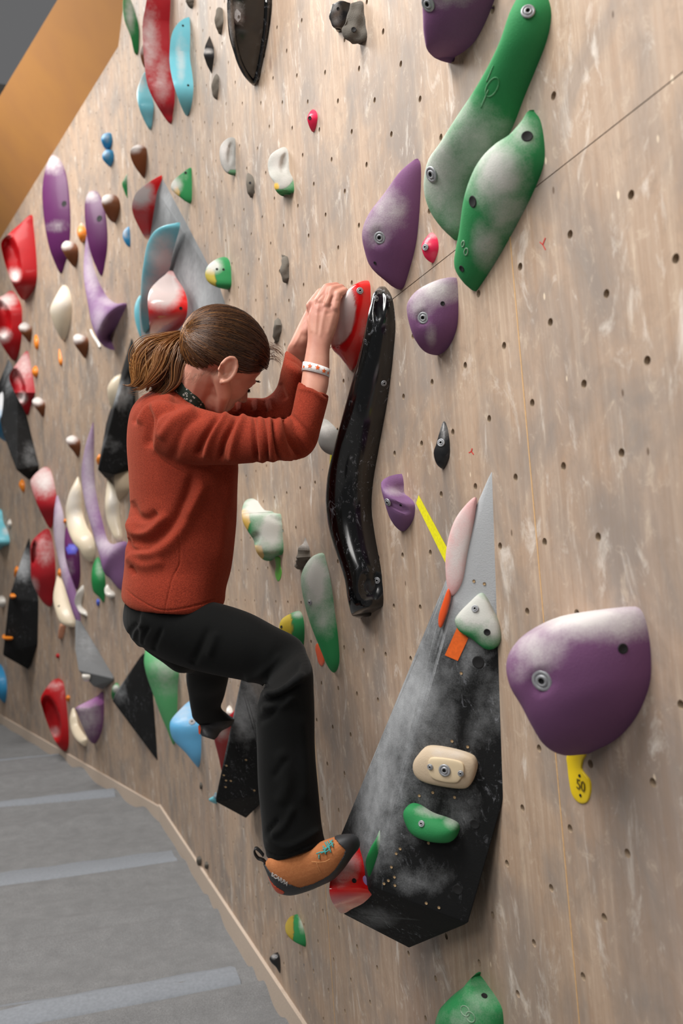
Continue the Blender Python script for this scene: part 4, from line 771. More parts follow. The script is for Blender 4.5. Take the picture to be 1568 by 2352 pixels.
SU = N('orange_suede'); _u1 = SU.noise(300, 4, .7); _u2 = SU.noise(25, 4)
SU.set(Base_Color=SU.mix(_u2, lin('#9c5a30'), SU.mix(SU.rampv(_u1, .3, .7), lin('#b06c3e'), lin('#c58350'))), Roughness=.9, Normal=SU.bump(_u1, .3, .002)); SUEDE = SU.m
TEAL = simple('teal_lace', '#3f9c9a', .8); BAND = simple('white_wristband', '#efeceb', .45); STAR = simple('orange_star', '#e8641e', .5); LOGO = simple('pale_print', '#b9b7b4', .6); WEB = simple('black_webbing', '#141416', .6)

_h = bvh_of(rh).ray_cast(EYE, ray(800, 700).normalized())[0]; DH = dep(_h) if _h else 1.75
_t = BV.ray_cast(EYE, ray(880, 1900).normalized())[0]
rf = [x for x in bpy.data.objects if x.get('label', '').startswith('red foothold under the toe')][0]
_t = bvh_of(rf).ray_cast(EYE, ray(800, 1990).normalized())[0]; DS = (dep(_t) if _t else 1.6) - .03
print('hand depth', DH, 'shoe depth', DS)

# --- head frame
HU = (cr * .56 + cu * .83).normalized(); HF = (cr * .65 - cu * .44 + cf * .62); HF = (HF - HF.dot(HU) * HU).normalized(); HL = HU.cross(HF)
HC0 = P(520, 803, 1.90); HO = HC0 - HU * .03 + HF * .01
def hp(x, y, z): return HO + HF * (x - .008 * min(1, max(0, (x - .02) / .03)) * (z < .045)) + HL * y + HU * z
AX = (HF, HL, HU)
head = [ell(hp(-.01, 0, .03), AX, (.094, .074, .078)), ell(hp(.03, 0, -.02), AX, (.055, .058, .07)), ell(hp(.038, 0, -.065), AX, (.042, .044, .04)), ell(hp(.06, 0, -.092), AX, (.016, .018, .014)),
        ell(hp(.055, 0, .03), AX, (.032, .055, .04)), ell(hp(.048, -.034, -.03), AX, (.028, .022, .028)), ell(hp(.048, .034, -.03), AX, (.028, .022, .028)),
        capsule(hp(.079, -.03, .006), hp(.083, -.006, .006), .0075, .008), capsule(hp(.079, .03, .006), hp(.083, .006, .006), .0075, .008),
        capsule(hp(.078, 0, .0), hp(.1, 0, -.036), .007, .0095), ell(hp(.088, -.009, -.042), AX, (.009, .007, .006)), ell(hp(.088, .009, -.042), AX, (.009, .007, .006)),
        capsule(hp(.078, -.014, -.063), hp(.078, .014, -.063), .006, .006), capsule(hp(.076, -.012, -.072), hp(.076, .012, -.072), .0065, .0065),
        ell(hp(.072, -.03, -.004), AX, (.01, .014, .009)), ell(hp(.072, .03, -.004), AX, (.01, .014, .009)),
        capsule(hp(.02, -.05, -.055), hp(.05, -.03, -.085), .016, .012), capsule(hp(.02, .05, -.055), hp(.05, .03, -.085), .016, .012),
        capsule(hp(-.01, -.052, -.03), hp(.02, -.05, -.055), .018, .016), capsule(hp(-.01, .052, -.03), hp(.02, .05, -.055), .018, .016)]
for sd in (-1, 1):                                  # ears: a rim, a lobe and a shallow bowl
    ec = Vector((-.024, sd * .081, -.012)); rim = []
    for q in range(11):
        t = math.radians(-70 + q * 27); rim.append(hp(ec.x + .0165 * math.cos(t) - .002, ec.y + sd * (.008 + .005 * math.cos(t + .9)) * 1, ec.z + .028 * math.sin(t) + .002))
    head += chain(rim, [.0042] * 11); head.append(ell(hp(ec.x - .001, ec.y + sd * .001, ec.z), AX, (.015, .005, .025))); head.append(ell(hp(ec.x + .006, ec.y + sd * .004, ec.z - .024), AX, (.008, .005, .009)))
    head.append(capsule(hp(ec.x + .012, ec.y + sd * .004, ec.z - .006), hp(ec.x + .012, ec.y + sd * .004, ec.z + .002), .004, .003))
neck0 = P(418, 955, 1.95); body = head + [capsule(hp(-.025, 0, -.035), P(452, 900, 1.925), .046, .047), capsule(P(452, 900, 1.925), neck0, .047, .052)]
# trunk under the clothes keeps the body one continuous figure
TC = [P(412, 1010, 1.97), P(418, 1150, 1.97), P(405, 1330, 1.97)]
body += [capsule(neck0, TC[0], .052, .075), capsule(TC[0], TC[1], .075, .075), capsule(TC[1], TC[2], .075, .08)]
# near arm, wrist and hand
d_w = DH - .012; ELB = P(682, 998, DH - .03); SHN = P(392, 995, 1.86)
body += [capsule(TC[0], SHN, .06, .036), capsule(SHN, ELB, .034, .029)]
body.append(loftp([(662,985,712,1005,DH-.03,.026),(684,925,734,945,DH-.027,.026),(691,880,752,895,DH-.022,.026),(696,842,756,855,d_w-.005,.024),(703,802,757,803,d_w,.021),(706,778,765,776,d_w,.019),(706,748,775,746,d_w,.0175),(709,722,780,722,d_w,.0155),(715,702,779,709,d_w,.0125),(720,692,772,702,d_w,.009)], seg=26, power=2.3))
def fing(pts, rs, d0): return chain([P(x, y, d0 + dd) for x, y, dd in pts], rs)
FG = [([(766,722,.0),(769,708,-.006),(775,676,-.002),(792,668,.022),(800,688,.034)], [.0095,.0098,.0086,.0078,.0066]),
      ([(747,712,.002),(750,698,-.006),(762,666,.004),(783,661,.03),(797,680,.044)], [.0098,.0105,.0094,.0084,.007]),
      ([(731,708,.006),(733,692,.0),(750,661,.014),(772,657,.04),(790,674,.054)], [.0098,.0106,.0096,.0086,.0072]),
      ([(718,714,.012),(718,697,.008),(735,672,.026),(757,662,.05),(776,672,.064)], [.0095,.0102,.0092,.0082,.007])]
for p_, r_ in FG: body += fing(p_, r_, d_w)
body += fing([(722,765,.012),(716,735,.028),(728,708,.044),(748,690,.056)], [.013,.0115,.0098,.008], d_w)
# far arm and hand
d_f = DH + .075; EL2 = P(650, 950, 2.0); SH2 = P(450, 975, 2.08)
body += [capsule(TC[0], SH2, .06, .04), capsule(SH2, EL2, .036, .03)]
body.append(loftp([(636,960,676,975,2.0,.024),(655,890,692,903,1.95,.024),(654,840,702,852,d_f+.04,.025),(659,802,708,803,d_f+.01,.022),(667,784,714,780,d_f,.02),(684,748,726,750,d_f,.018),(697,722,738,728,d_f,.016),(707,703,745,712,d_f,.012)], seg=24, power=2.3))
for p_, r_ in (([(716,716,-.01),(712,702,-.012),(727,681,-.004),(748,674,.016),(768,684,.03)], [.009,.0098,.009,.008,.0066]), ([(720,716,.0),(720,700,.004),(738,678,.012),(758,670,.034),(776,682,.046)], [.009,.01,.009,.008,.007]),
               ([(728,716,.01),(730,702,.018),(746,682,.026),(766,675,.048),(782,686,.06)], [.009,.01,.009,.008,.007]), ([(734,720,.02),(738,706,.03),(752,690,.038),(770,682,.058),(784,692,.07)], [.009,.009,.008,.007,.006]),
               ([(700,765,-.01),(722,735,-.014),(742,712,-.006),(758,700,.01)], [.012,.0105,.009,.0075])): body += fing(p_, r_, d_f)
# legs inside the trousers, ankles
KN = P(660, 1540, 1.80); AN = P(650, 1965, DS + .015); body += [capsule(TC[2], P(385, 1430, 1.92), .08, .06), capsule(P(385, 1430, 1.92), KN, .055, .03), capsule(KN, P(655, 1720, DS + .05), .03, .036), capsule(P(655, 1720, DS + .05), AN, .04, .03), capsule(AN, P(665, 2010, DS + .01), .03, .026)]
KF = P(478, 1510, 2.36); AF = P(480, 1655, 2.6); body += [capsule(TC[2], P(390, 1425, 2.06), .08, .06), capsule(P(390, 1425, 2.06), KF, .055, .036), capsule(KF, P(484, 1625, 2.54), .036, .02)]
bd = fuse('body', body, .0026, SKIN, 5, .5); child(bd)
folds(bd, [([(724,770),(726,735),(731,700)], 4, .0012), ([(735,775),(741,735),(749,705)], 4, .0012), ([(752,770),(760,740),(767,716)], 4, .0010), ([(741,700),(744,688),(752,672)], 2.6, -.0022), ([(758,706),(760,692),(766,678)], 2.6, -.0022), ([(726,700),(728,690),(740,676)], 2.6, -.002),
           ([(771,690),(779,691)], 2, -.001), ([(733,712),(730,722)], 6, -.001), ([(752,716),(754,724)], 6, -.001), ([(712,712),(711,740),(716,765)], 4, .0012), ([(672,800),(690,765),(700,735)], 3, .0014), ([(505,838),(512,850),(517,862)], 5, -.006)])
# --- brows and lashes
HAIRD = simple('dark_hair', '#20120b', .5)
def hairline_tufts(name, starts, n, ln, r, mat, par):
    V = []; Fc = []
    for (a, b, dirv) in starts:
        for i in range(n):
            t = i / (n - 1); p = a.lerp(b, t); q = p + dirv * ln * (.8 + .4 * RNG.random()) + Vector(RNG.normal(size=3)) * r * 1.5
            m = (p + q) / 2 - HU * ln * .12; k = len(V); u = (q - p).normalized().cross(cf).normalized() * r
            for c, s_ in ((p, 1), (m, .8), (q, .1)): V += [c + u * s_, c - u * s_, c + HF * r * s_]
            for s_ in (0, 3): Fc += [(k + s_ + z, k + s_ + (z + 1) % 3, k + s_ + 3 + (z + 1) % 3, k + s_ + 3 + z) for z in range(3)]
    return child(mesh_obj(name, V, Fc, mat), par)
hairline_tufts('eyebrow', [(hp(.0865, -.036, .011), hp(.092, -.008, .01), (HF * .3 - HL * .6 + HU * .5).normalized())], 36, .008, .0006, HAIRD, bd)
hairline_tufts('eyelash', [(hp(.078, -.04, -.012), hp(.083, -.02, -.014), (HF * .8 - HU * .7).normalized())], 26, .009, .0005, HAIRD, bd)
# --- fleece
torso = loftp([(385,900,470,948,1.95,.075),(345,903,490,960,1.95,.12),(318,920,510,965,1.95,.15),(300,945,525,975,1.95,.16),(292,985,538,1000,1.95,.165),(291,1040,545,1045,1.95,.16),(295,1100,547,1100,1.95,.155),(299,1150,545,1150,1.95,.15),(294,1205,541,1208,1.95,.148),(288,1260,536,1260,1.95,.15),(283,1310,528,1310,1.95,.153),(279,1343,519,1348,1.95,.162,.004),(279,1372,517,1376,1.95,.166,.022),(286,1382,513,1384,1.95,.16,.028)], seg=44)
sl1 = loftp([(350,925,350,1040,1.84,.07),(400,925,405,1062,1.81,.066),(455,936,452,1067,1.795,.06),(515,950,512,1067,1.775,.055),(575,957,575,1064,1.755,.052),(630,960,640,1060,1.735,.05),(662,958,690,1055,DH-.03,.048),(670,945,722,1028,DH-.03,.047),(674,925,738,985,DH-.03,.044),(679,900,750,945,DH-.025,.04),(684,875,758,908,DH-.02,.037)], seg=36, per=7)
sl2 = loftp([(430,925,440,1030,2.08,.07),(500,916,505,1000,2.06,.058),(560,912,562,990,2.04,.054),(605,914,625,995,2.02,.052),(627,900,672,975,2.0,.05),(640,868,690,920,1.95,.045),(650,832,700,862,1.9,.04),(655,804,699,834,DH+.1,.036)], seg=32, per=7)
collar = loftp([(338,912,500,985,1.95,.10),(352,893,492,972,1.95,.085),(372,876,482,958,1.95,.072)], seg=36)
fl = fuse('fleece', [torso, sl1, sl2, collar], .0045, FLEECE, 6, .5); child(fl)
sub = fl.modifiers.new('fine', 'SUBSURF'); sub.levels = 1; sub.render_levels = 1; sub.subdivision_type = 'CATMULL_CLARK'
bpy.context.view_layer.update(); _m = bpy.data.meshes.new_from_object(fl.evaluated_get(bpy.context.evaluated_depsgraph_get())); fl.modifiers.clear(); fl.data = _m; _m.name = 'fleece'; _m.shade_smooth()
C_, G_ = -.012, .009
folds(fl, [([(506,950),(470,1005),(452,1050)], 8, C_), ([(524,945),(488,1000),(470,1055)], 9, G_), ([(547,950),(515,1010),(505,1060)], 6, C_), ([(562,950),(540,1005),(528,1062)], 9, G_), ([(585,952),(583,1005),(590,1065)], 5, C_),
 ([(596,952),(597,1010),(604,1066)], 7, .004), ([(608,952),(610,1010),(614,1066)], 4, C_ * .8), ([(618,955),(622,1010),(628,1066)], 6, .004), ([(628,957),(634,1010),(643,1064)], 5, C_), ([(640,958),(650,1008),(666,1058)], 7, .005), ([(650,958),(665,1008),(690,1052)], 5, C_ * .9), ([(656,955),(685,1000),(712,1040)], 7, .004), ([(664,950),(698,985),(724,1020)], 5, -.004),
 ([(470,945),(420,990),(395,1060)], 11, -.006), ([(450,938),(400,965),(365,1010)], 12, .007), ([(425,925),(365,948),(345,985),(338,1030)], 9, -.009), ([(400,915),(345,930),(318,975)], 10, .008), ([(372,915),(325,935),(305,975)], 6, -.006),
 ([(455,1068),(430,1140),(395,1205),(345,1245),(305,1240)], 14, -.013), ([(470,1100),(445,1160),(410,1225),(360,1270),(300,1262)], 16, .012), ([(300,1150),(315,1185),(340,1190),(360,1175)], 9, -.009), ([(292,1190),(310,1225),(345,1222),(385,1180)], 11, .009),
 ([(290,1235),(305,1262),(350,1260)], 6, -.008), ([(300,1300),(310,1320)], 6, -.006), ([(292,1275),(330,1300),(380,1290)], 12, .007), ([(505,1070),(512,1130),(530,1200)], 12, -.004), ([(536,1060),(520,1160),(500,1300)], 14, .004), ([(455,1070),(450,1130),(420,1190)], 12, .006),
 ([(412,1215),(413,1290),(395,1330),(375,1415)], 1.6, -.0022), ([(288,1352),(320,1378),(372,1402),(440,1393),(512,1372)], 1.6, -.002), ([(686,882),(720,890),(757,916)], 2, -.003), ([(683,892),(718,900),(753,925)], 4, .0022), ([(340,1010),(370,1055),(430,1090)], 2, -.002),
 ([(540,916),(538,945)], 5, -.006), ([(556,914),(556,945)], 6, .005), ([(575,914),(576,945)], 5, -.006), ([(590,916),(594,948)], 6, .005), ([(605,916),(610,948)], 5, -.006), ([(620,912),(630,945)], 6, .004), ([(640,880),(655,920)], 7, -.004), ([(655,820),(680,832),(698,848)], 2, -.003)], noise=.0012, nsc=22)
# --- neckerchief
NK = N('green_print_cotton'); _v = NK.n('ShaderNodeTexVoronoi', feature='F1'); _v.inputs['Scale'].default_value = 150; NK.l(NK.coord(), _v.inputs['Vector']); _vn = NK.noise(45, 3)
NK.set(Base_Color=NK.mix(NK.math('MULTIPLY', NK.rampv(NK.math('ABSOLUTE', NK.math('SUBTRACT', _v.outputs['Distance'], .3)), .06, .1, .9, 0), NK.rampv(_vn, .45, .52)), lin('#14251a'), lin('#b9b7b0')), Roughness=.8)
nk = loftp([(380,886,474,958,1.94,.062),(386,872,476,948,1.935,.06),(396,860,476,934,1.93,.058),(402,856,474,926,1.93,.053)], seg=40)
nkm = fuse('neckerchief', [nk], .003, NK.m, 2); child(nkm)
# --- trousers
pel = loftp([(305,1335,500,1340,1.95,.12),(290,1372,503,1380,1.95,.138),(281,1418,512,1424,1.95,.152),(290,1450,500,1470,1.95,.15),(318,1485,450,1500,1.96,.12)], seg=40)
leg = loftp([(330,1372,318,1482,1.90,.085),(400,1372,380,1518,1.88,.088),(460,1378,435,1538,1.86,.086),(515,1388,485,1550,1.84,.084),(575,1408,545,1561,1.81,.08),(632,1440,588,1570,1.79,.074),(690,1476,602,1578,1.77,.068),(716,1530,600,1592,DS+.07,.064),(720,1590,594,1610,DS+.06,.062),(722,1650,589,1652,DS+.055,.06),(724,1710,590,1712,DS+.05,.058),(729,1800,594,1802,DS+.04,.058),(735,1870,599,1878,DS+.03,.058),(741,1912,603,1930,DS+.02,.056),(746,1935,612,1968,DS+.015,.054),(742,1945,622,1984,DS+.012,.05)], seg=40)
leg2 = loftp([(330,1385,330,1490,2.08,.08),(420,1440,400,1540,2.16,.085),(500,1470,440,1548,2.27,.08),(524,1530,428,1545,2.36,.075),(522,1570,430,1575,2.43,.07),(512,1605,434,1605,2.5,.065),(508,1625,437,1632,2.55,.062),(522,1640,440,1650,2.58,.058),(536,1655,456,1666,2.6,.05)], seg=36)
tr = fuse('trousers', [pel, leg, leg2], .0045, TROUS, 5, .5); child(tr)
folds(tr, [([(600,1578),(640,1566),(690,1520)], 8, -.009), ([(604,1592),(650,1590),(700,1545)], 8, .007), ([(592,1612),(640,1600),(690,1570)], 7, -.007), ([(598,1625),(640,1622),(680,1595)], 9, .006), ([(588,1660),(620,1640),(660,1600)], 7, -.005), ([(560,1562),(600,1548),(650,1500)], 10, .005),
 ([(318,1430),(300,1448),(296,1462)], 4, -.004), ([(330,1432),(312,1452),(308,1470)], 4, .004), ([(345,1438),(330,1462),(324,1482)], 4, -.004), ([(375,1440),(356,1480),(352,1495)], 5, -.004), ([(480,1440),(455,1500),(440,1525)], 8, -.004), ([(500,1450),(478,1510)], 9, .004),
 ([(640,1720),(660,1790),(640,1850)], 14, .005), ([(660,1740),(625,1790)], 8, -.004), ([(675,1850),(650,1900),(622,1920)], 8, .005), ([(640,1880),(612,1915)], 5, -.005), ([(600,1950),(650,1966),(738,1928)], 3, -.003), ([(690,1640),(700,1740),(700,1850)], 12, .004), ([(610,1925),(660,1945),(735,1905)], 6, .004)], noise=.0015, nsc=18)
# --- wristband with stars
def ringband(name, st, mat, par, seg=40, th=.0007):
    V, Fc = loftp(st, per=1, seg=seg, power=2.3); n = len(V); c = sum(V, Vector()) / n; Fc = Fc[:-2]
    o = mesh_obj(name, V, Fc, mat); m = o.modifiers.new('t', 'SOLIDIFY'); m.thickness = th; m.offset = 1; child(o, par); return o
wb = ringband('wristband', [(696,832,758,850,d_w-.004,.0275,-.0045),(693,852,755,868,d_w-.006,.0275,-.0045)], BAND, person)
bpy.context.view_layer.update(); wbv = BVHTree.FromObject(wb, bpy.context.evaluated_depsgraph_get()); 
for (x, y, r) in ((697,842,5),(711,840.5,6.5),(729,844,7),(744,852,6.5),(753.5,857,4.5)):
    pts = []
    for q in range(10):
        rr = r if q % 2 == 0 else r * .42; t = math.radians(-90 + 36 * q + 8); sx_ = .55 if x > 750 or x < 700 else .95
        h_ = wbv.ray_cast(EYE, ray(x + rr * math.cos(t) * sx_, y + rr * math.sin(t)).normalized())
        if h_[0] is None: break
        pts.append(h_[0] - ray(x, y).normalized() * .0012)
    if len(pts) == 10: child(mesh_obj('printed_star', pts + [wbv.ray_cast(EYE, ray(x, y).normalized())[0] - ray(x, y).normalized() * .0016], [(q, (q + 1) % 10, 10) for q in range(10)], STAR, None, False), wb)
# --- climbing shoes
def inpoly(px, poly):
    poly = np.array(poly, float); x, y = px[:, 0], px[:, 1]; r = np.zeros(len(px), bool); j = len(poly) - 1
    for i in range(len(poly)):
        a, b = poly[i], poly[j]; c = ((a[1] > y) != (b[1] > y)) & (x < (b[0] - a[0]) * (y - a[1]) / (b[1] - a[1] + 1e-9) + a[0]); r ^= c; j = i
    return r
dsh = DS + .005
SHST = [(606,1984,622,2022,dsh+.004,.014),(611,1978,628,2036,dsh+.003,.022),(622,1966,641,2050,dsh,.03),(655,1955,668,2055,dsh-.002,.033),(690,1948,704,2046,dsh-.004,.034),(722,1938,738,2032,dsh-.006,.037),(752,1927,765,2018,dsh-.008,.04),(776,1920,788,1994,dsh-.01,.037),(800,1917,808,1966,dsh-.01,.029),(815,1920,822,1948,dsh-.008,.017),(822,1927,825,1938,dsh-.006,.006)]
sh = fuse('climbing_shoe', [loftp(SHST, per=6, seg=30, power=2.25)], .0015, SUEDE, 5); child(sh)
me = sh.data; W = np.array([list(v.co) for v in me.vertices]); dd = (W - np.array(EYE)) @ np.array(cf); Q = W + np.outer(dsh - dd, np.array(cf)); px = proj(Q)
ORP = [(639,2001),(660,2012),(691,2025),(721,2015),(740,2004),(755,1993),(770,1976),(780,1959),(788,1945),(792,1931),(787,1924),(775,1915),(740,1900),(600,1900),(600,1975),(620,1990)]
HLP = [(618,2014),(628,2019),(655,2036),(652,2043),(645,2048),(638,2050),(628,2042),(620,2028)]
ino = inpoly(px, ORP); inh = inpoly(px, HLP)
fc = [[], [], []]
for p in me.polygons:
    vs = list(p.vertices); a = sum(ino[v] for v in vs) * 2 >= len(vs); b = sum(inh[v] for v in vs) * 2 >= len(vs); fc[0 if a else 2 if b else 1].append(tuple(vs))
NNs = np.array([list(v.normal) for v in me.vertices])
def sub_mesh(name, faces, mat, off, par):
    ids = sorted({v for f_ in faces for v in f_}); mp = {v: i for i, v in enumerate(ids)}
    o = mesh_obj(name, [Vector(W[v] + NNs[v] * off) for v in ids], [tuple(mp[v] for v in f_) for f_ in faces], mat)
    m = o.modifiers.new('t', 'SOLIDIFY'); m.thickness = off + .0008; m.offset = -1; return child(o, par)
rnd = sub_mesh('rubber_rand', fc[1], RUB, .0016, sh); hp_ = sub_mesh('heel_patch', fc[2], RUB_O, .0006, sh)
rb = BVHTree.FromPolygons([Vector(W[i] + NNs[i] * .0018) for i in range(len(W))], [tuple(p.vertices) for p in me.polygons])
def onshoe(x, y, up=0.): h_ = rb.ray_cast(EYE, ray(x, y).normalized()); return (h_[0] + h_[1] * up) if h_[0] else P(x, y, dsh - .035)
# side print follows the heel band: one glyph at a time
for i, chh in enumerate('SCARPA'):
    x, y = 625.5 + i * 6.3, 2009.5 + i * 4.0; c = onshoe(x, y); xd_ = onshoe(x + 3, y + 1.9) - onshoe(x - 3, y - 1.9); yd_ = onshoe(x + 1.5, y - 4) - onshoe(x - 1.5, y + 4)
    writing('side_print', chh, .0105, LOGO, None, c, xd_, yd_, .0004, .0002)
    child(bpy.data.objects[[o.name for o in bpy.data.objects if o.name.startswith('side_print')][-1]], sh)
zz = [[(727,1961),(738,1957),(750,1956),(757,1951)], [(733,1963),(733,1973)], [(742,1944),(746,1950),(748,1962)], [(747,1936),(752,1944),(757,1950)], [(752,1934),(756,1945),(760,1958)], [(757,1932),(762,1937),(765,1946)], [(741,1952),(750,1948),(760,1942),(766,1936)], [(738,1960),(748,1952),(764,1930)]]
for l_ in zz:
    child(tube('lace', [onshoe(x, y, .0015) for x, y in catmull(l_, 3, False)], .0011, TEAL, None, 6), sh)
lp = [(616,1992),(604,1977),(592,1972),(584,1961),(583,1950),(589,1947),(598,1954),(606,1964)]
V = []; pts = catmull(lp, 5, False)
for x, y in pts: c = P(x, y, dsh); V += [c - cf * .006, c + cf * .006]
hl = mesh_obj('heel_loop', V, [(2 * i, 2 * i + 1, 2 * i + 3, 2 * i + 2) for i in range(len(pts) - 1)], WEB); m_ = hl.modifiers.new('t', 'SOLIDIFY'); m_.thickness = .0022; child(hl, sh)
child(tube('stitching', [onshoe(x, y, .0003) for x, y in catmull([(715,1979),(728,1980),(745,1979),(757,1973)], 4, False)], .00035, simple('tan_thread', '#e0a36a', .8), None, 5), sh)
child(tube('stitching', [onshoe(x, y, .0003) for x, y in catmull([(727,1982),(732,1995),(736,2004)], 4, False)], .00035, simple('tan_thread2', '#e0a36a', .8), None, 5), sh)
fs = fuse('climbing_shoe', [loftp([(500,1640,540,1652,2.64,.04),(480,1640,530,1668,2.63,.045),(462,1655,508,1680,2.62,.04),(455,1672,500,1692,2.6,.034),(462,1690,492,1700,2.58,.02)], seg=26, power=2.2), loftp([(505,1635,500,1680,2.66,.03),(525,1642,515,1672,2.7,.03),(538,1650,532,1664,2.74,.02)], seg=20)], .004, RUB, 3); child(fs)
child(mesh_obj('heel_patch', [P(x, y, 2.565) for x, y in ((455,1668),(459,1665),(461,1676),(459,1688),(456,1684))], [(0, 1, 2, 3, 4)], RUB_O), fs)
# --- hair
HM = N('brown_hair'); _at = HM.n('ShaderNodeAttribute', attribute_name='shade').outputs['Fac']
HM.set(Base_Color=HM.ramp(_at, [(0., lin('#27170e')), (.45, lin('#5a381e')), (.8, lin('#9a6838')), (1., lin('#c08d52'))]), Roughness=.38, Specular_IOR_Level=.5, Anisotropic=.4); HAIR = HM.m
class Strands:
    def __init__(s): s.V = []; s.F = []; s.A = []
    def add(s, pts, r, a):
        k0 = len(s.V); n = len(pts)
        for i, p in enumerate(pts):
            t = (pts[min(i + 1, n - 1)] - pts[max(i - 1, 0)]).normalized(); u = t.cross(cf + cu * .3).normalized(); w_ = t.cross(u); rr = r * (1 - .75 * (i / (n - 1)) ** 3)
            for q in range(3): an = q * 2.094; s.V.append(p + u * rr * math.cos(an) + w_ * rr * math.sin(an)); s.A.append(a)
            if i: b = k0 + (i - 1) * 3; s.F += [(b + q, b + (q + 1) % 3, b + 3 + (q + 1) % 3, b + 3 + q) for q in range(3)]
    def build(s, name):
        o = mesh_obj(name, s.V, s.F, HAIR); a = o.data.attributes.new('shade', 'FLOAT', 'POINT'); a.data.foreach_set('value', np.array(s.A, 'f')); return o
CEN = (-.012, 0, .03); RAD = (.101, .081, .086)
def sph(v, k=1.): return hp(CEN[0] + v[0] * RAD[0] * k, v[1] * RAD[1] * k, CEN[2] + v[2] * RAD[2] * k)
def nrmv(v): v = np.array(v, float); return v / np.linalg.norm(v)
def hairz(x):                                   # hairline height on the side of the head (local metres)
    return np.interp(x, [-.115, -.09, -.06, -.035, -.01, .005, .03, .06, .08, .09], [-.072, -.07, -.054, -.012, .006, -.002, .016, .026, .036, .052])
tie_dir = nrmv((-1.06, 0, -.17)); TIE = hp(-.121, 0, .012)
st = Strands(); cnt = 0
hl_pts = []
for i in range(9000):
    v = nrmv(RNG.normal(size=3)); x, y, z = CEN[0] + v[0] * RAD[0], v[1] * RAD[1], CEN[2] + v[2] * RAD[2]
    front = z < hairz(x) + .004 * (abs(y) < .05)
    if front: continue
    if np.dot(v, tie_dir) > .96 or ((x + .024) ** 2 / .02 ** 2 + (z + .01) ** 2 / .033 ** 2 < 1): continue
    layer = 1.0 + .035 * RNG.random(); jit = RNG.normal(size=3) * .05; pts = []; n = 15
    end = nrmv(tie_dir + RNG.normal(size=3) * .05); om = math.acos(np.clip(np.dot(v, end), -1, 1)); L = min(1, .5 / max(om, .01)) if RNG.random() < .35 else 1
    for q in range(n):
        t = q / (n - 1) * (L if L < .9 else 1); w_ = (math.sin((1 - t) * om) * v + math.sin(t * om) * end) / math.sin(om)
        w_ = nrmv(w_ + jit * math.sin(t * math.pi) + np.array([0, 0, -.12]) * math.sin(t * math.pi) * (1 if v[2] < .5 else .3)); bulge = layer + .02 * math.sin(t * math.pi); p = sph(w_, bulge); pts.append(p)
    st.add(pts, .0006 + .0004 * RNG.random(), float(np.clip(RNG.normal(.34 - .24 * v[0] + .1 * math.sin(v[1] * 23 + v[2] * 17), .14), 0, 1)))
for i in range(46):                              # loose baby hairs over forehead, temple and nape
    v = nrmv((.93 - .3 * RNG.random(), -.5 * RNG.random(), .35 + .5 * RNG.random())); p = sph(v, 1.03); d_ = (HF * .5 + HU * .9 + HL * RNG.normal() * .5).normalized(); pts = [p]
    for q in range(9): d_ = (d_ + HF * .12 - HU * .14 + Vector(RNG.normal(size=3)) * .12).normalized(); pts.append(pts[-1] + d_ * .0045)
    st.add(pts, .00035, .45)
for i in range(26):
    x_ = RNG.uniform(-.09, -.03); p = hp(x_, -.058 + .0 * RNG.random(), hairz(x_) + .004); d_ = (HF * .1 - HU * .8 - HL * .3).normalized(); pts = [p]
    for q in range(8): d_ = (d_ + Vector(RNG.normal(size=3)) * .15 - HF * .1).normalized(); pts.append(pts[-1] + d_ * .004)
    st.add(pts, .0002, .5)
# ponytail: many locks that leave the tie, swing back and curl at the ends
_TT = np.array([0, .1, .25, .45, .65, .82, 1.0])
_TP = [np.polyfit(_TT, q, 3) for q in ([418, 388, 346, 324, 312, 300, 290], [752, 758, 782, 826, 858, 872, 886], [426, 424, 424, 418, 402, 388, 358], [786, 800, 828, 856, 884, 908, 922])]
def tailpt(t, s):                                # t along, s across (-1 outer .. 1 inner)
    ox, oy, ix, iy = [np.polyval(q, t) for q in _TP]; a = (s + 1) / 2; return ox + (ix - ox) * a, oy + (iy - oy) * a
LOCK = [(RNG.uniform(-1, 1), RNG.normal() * .55, RNG.uniform(.72, 1.06), RNG.uniform(0, 6.3), RNG.uniform(1, 7), RNG.uniform(-1, 1), RNG.normal() * .12) for _ in range(38)]
for i in range(2300):
    lk = LOCK[i % 38]; s0, z0, ln, ph, am, cu_, sh_ = lk; ds, dz_ = RNG.normal() * .3, RNG.normal() * .3; s_ = s0 + ds; z_ = z0 + dz_; ln = ln * RNG.uniform(.93, 1); curl = cu_ * 16 - (14 if s0 < -.1 else 0); n = 20; pts = []
    for q in range(n):
        t = q / (n - 1) * ln; cl = max(.12, 1 - t * 1.05); s_ = s0 + ds * cl; z_ = z0 + dz_ * cl; x, y = tailpt(min(t, 1.1), s_ * (.3 + .7 * min(1, t * 4)) + .1 * math.sin(t * 9 + ph)); x += am * t * math.sin(t * 11 + ph) * .5 + curl * max(0, t - .72) * 3.2; y += abs(curl) * -max(0, t - .85) * 2
        pts.append(P(x, y, 1.905 + z_ * .022 * min(1, t * 3 + .25) - .01 * math.sin(t * 3)))
    st.add(pts, .0006 + .0005 * RNG.random(), float(np.clip(RNG.normal(.6 + .12 * (s0 < 0) + sh_, .12), 0, 1)))
for i in range(26):
    s_ = RNG.uniform(-1, .4); pts = []; ph = RNG.uniform(0, 6); k_ = RNG.uniform(.3, .9)
    for q in range(16): t = k_ + q / 15 * .3; x, y = tailpt(min(t, 1), s_); pts.append(P(x - q * q * .09 * (1 + s_ * .5), y + 4 * math.sin(q * .4 + ph) + q * .4, 1.9 + .01 * math.sin(ph)))
    st.add(pts, .0003, .7)
hair = st.build('hair'); child(hair)
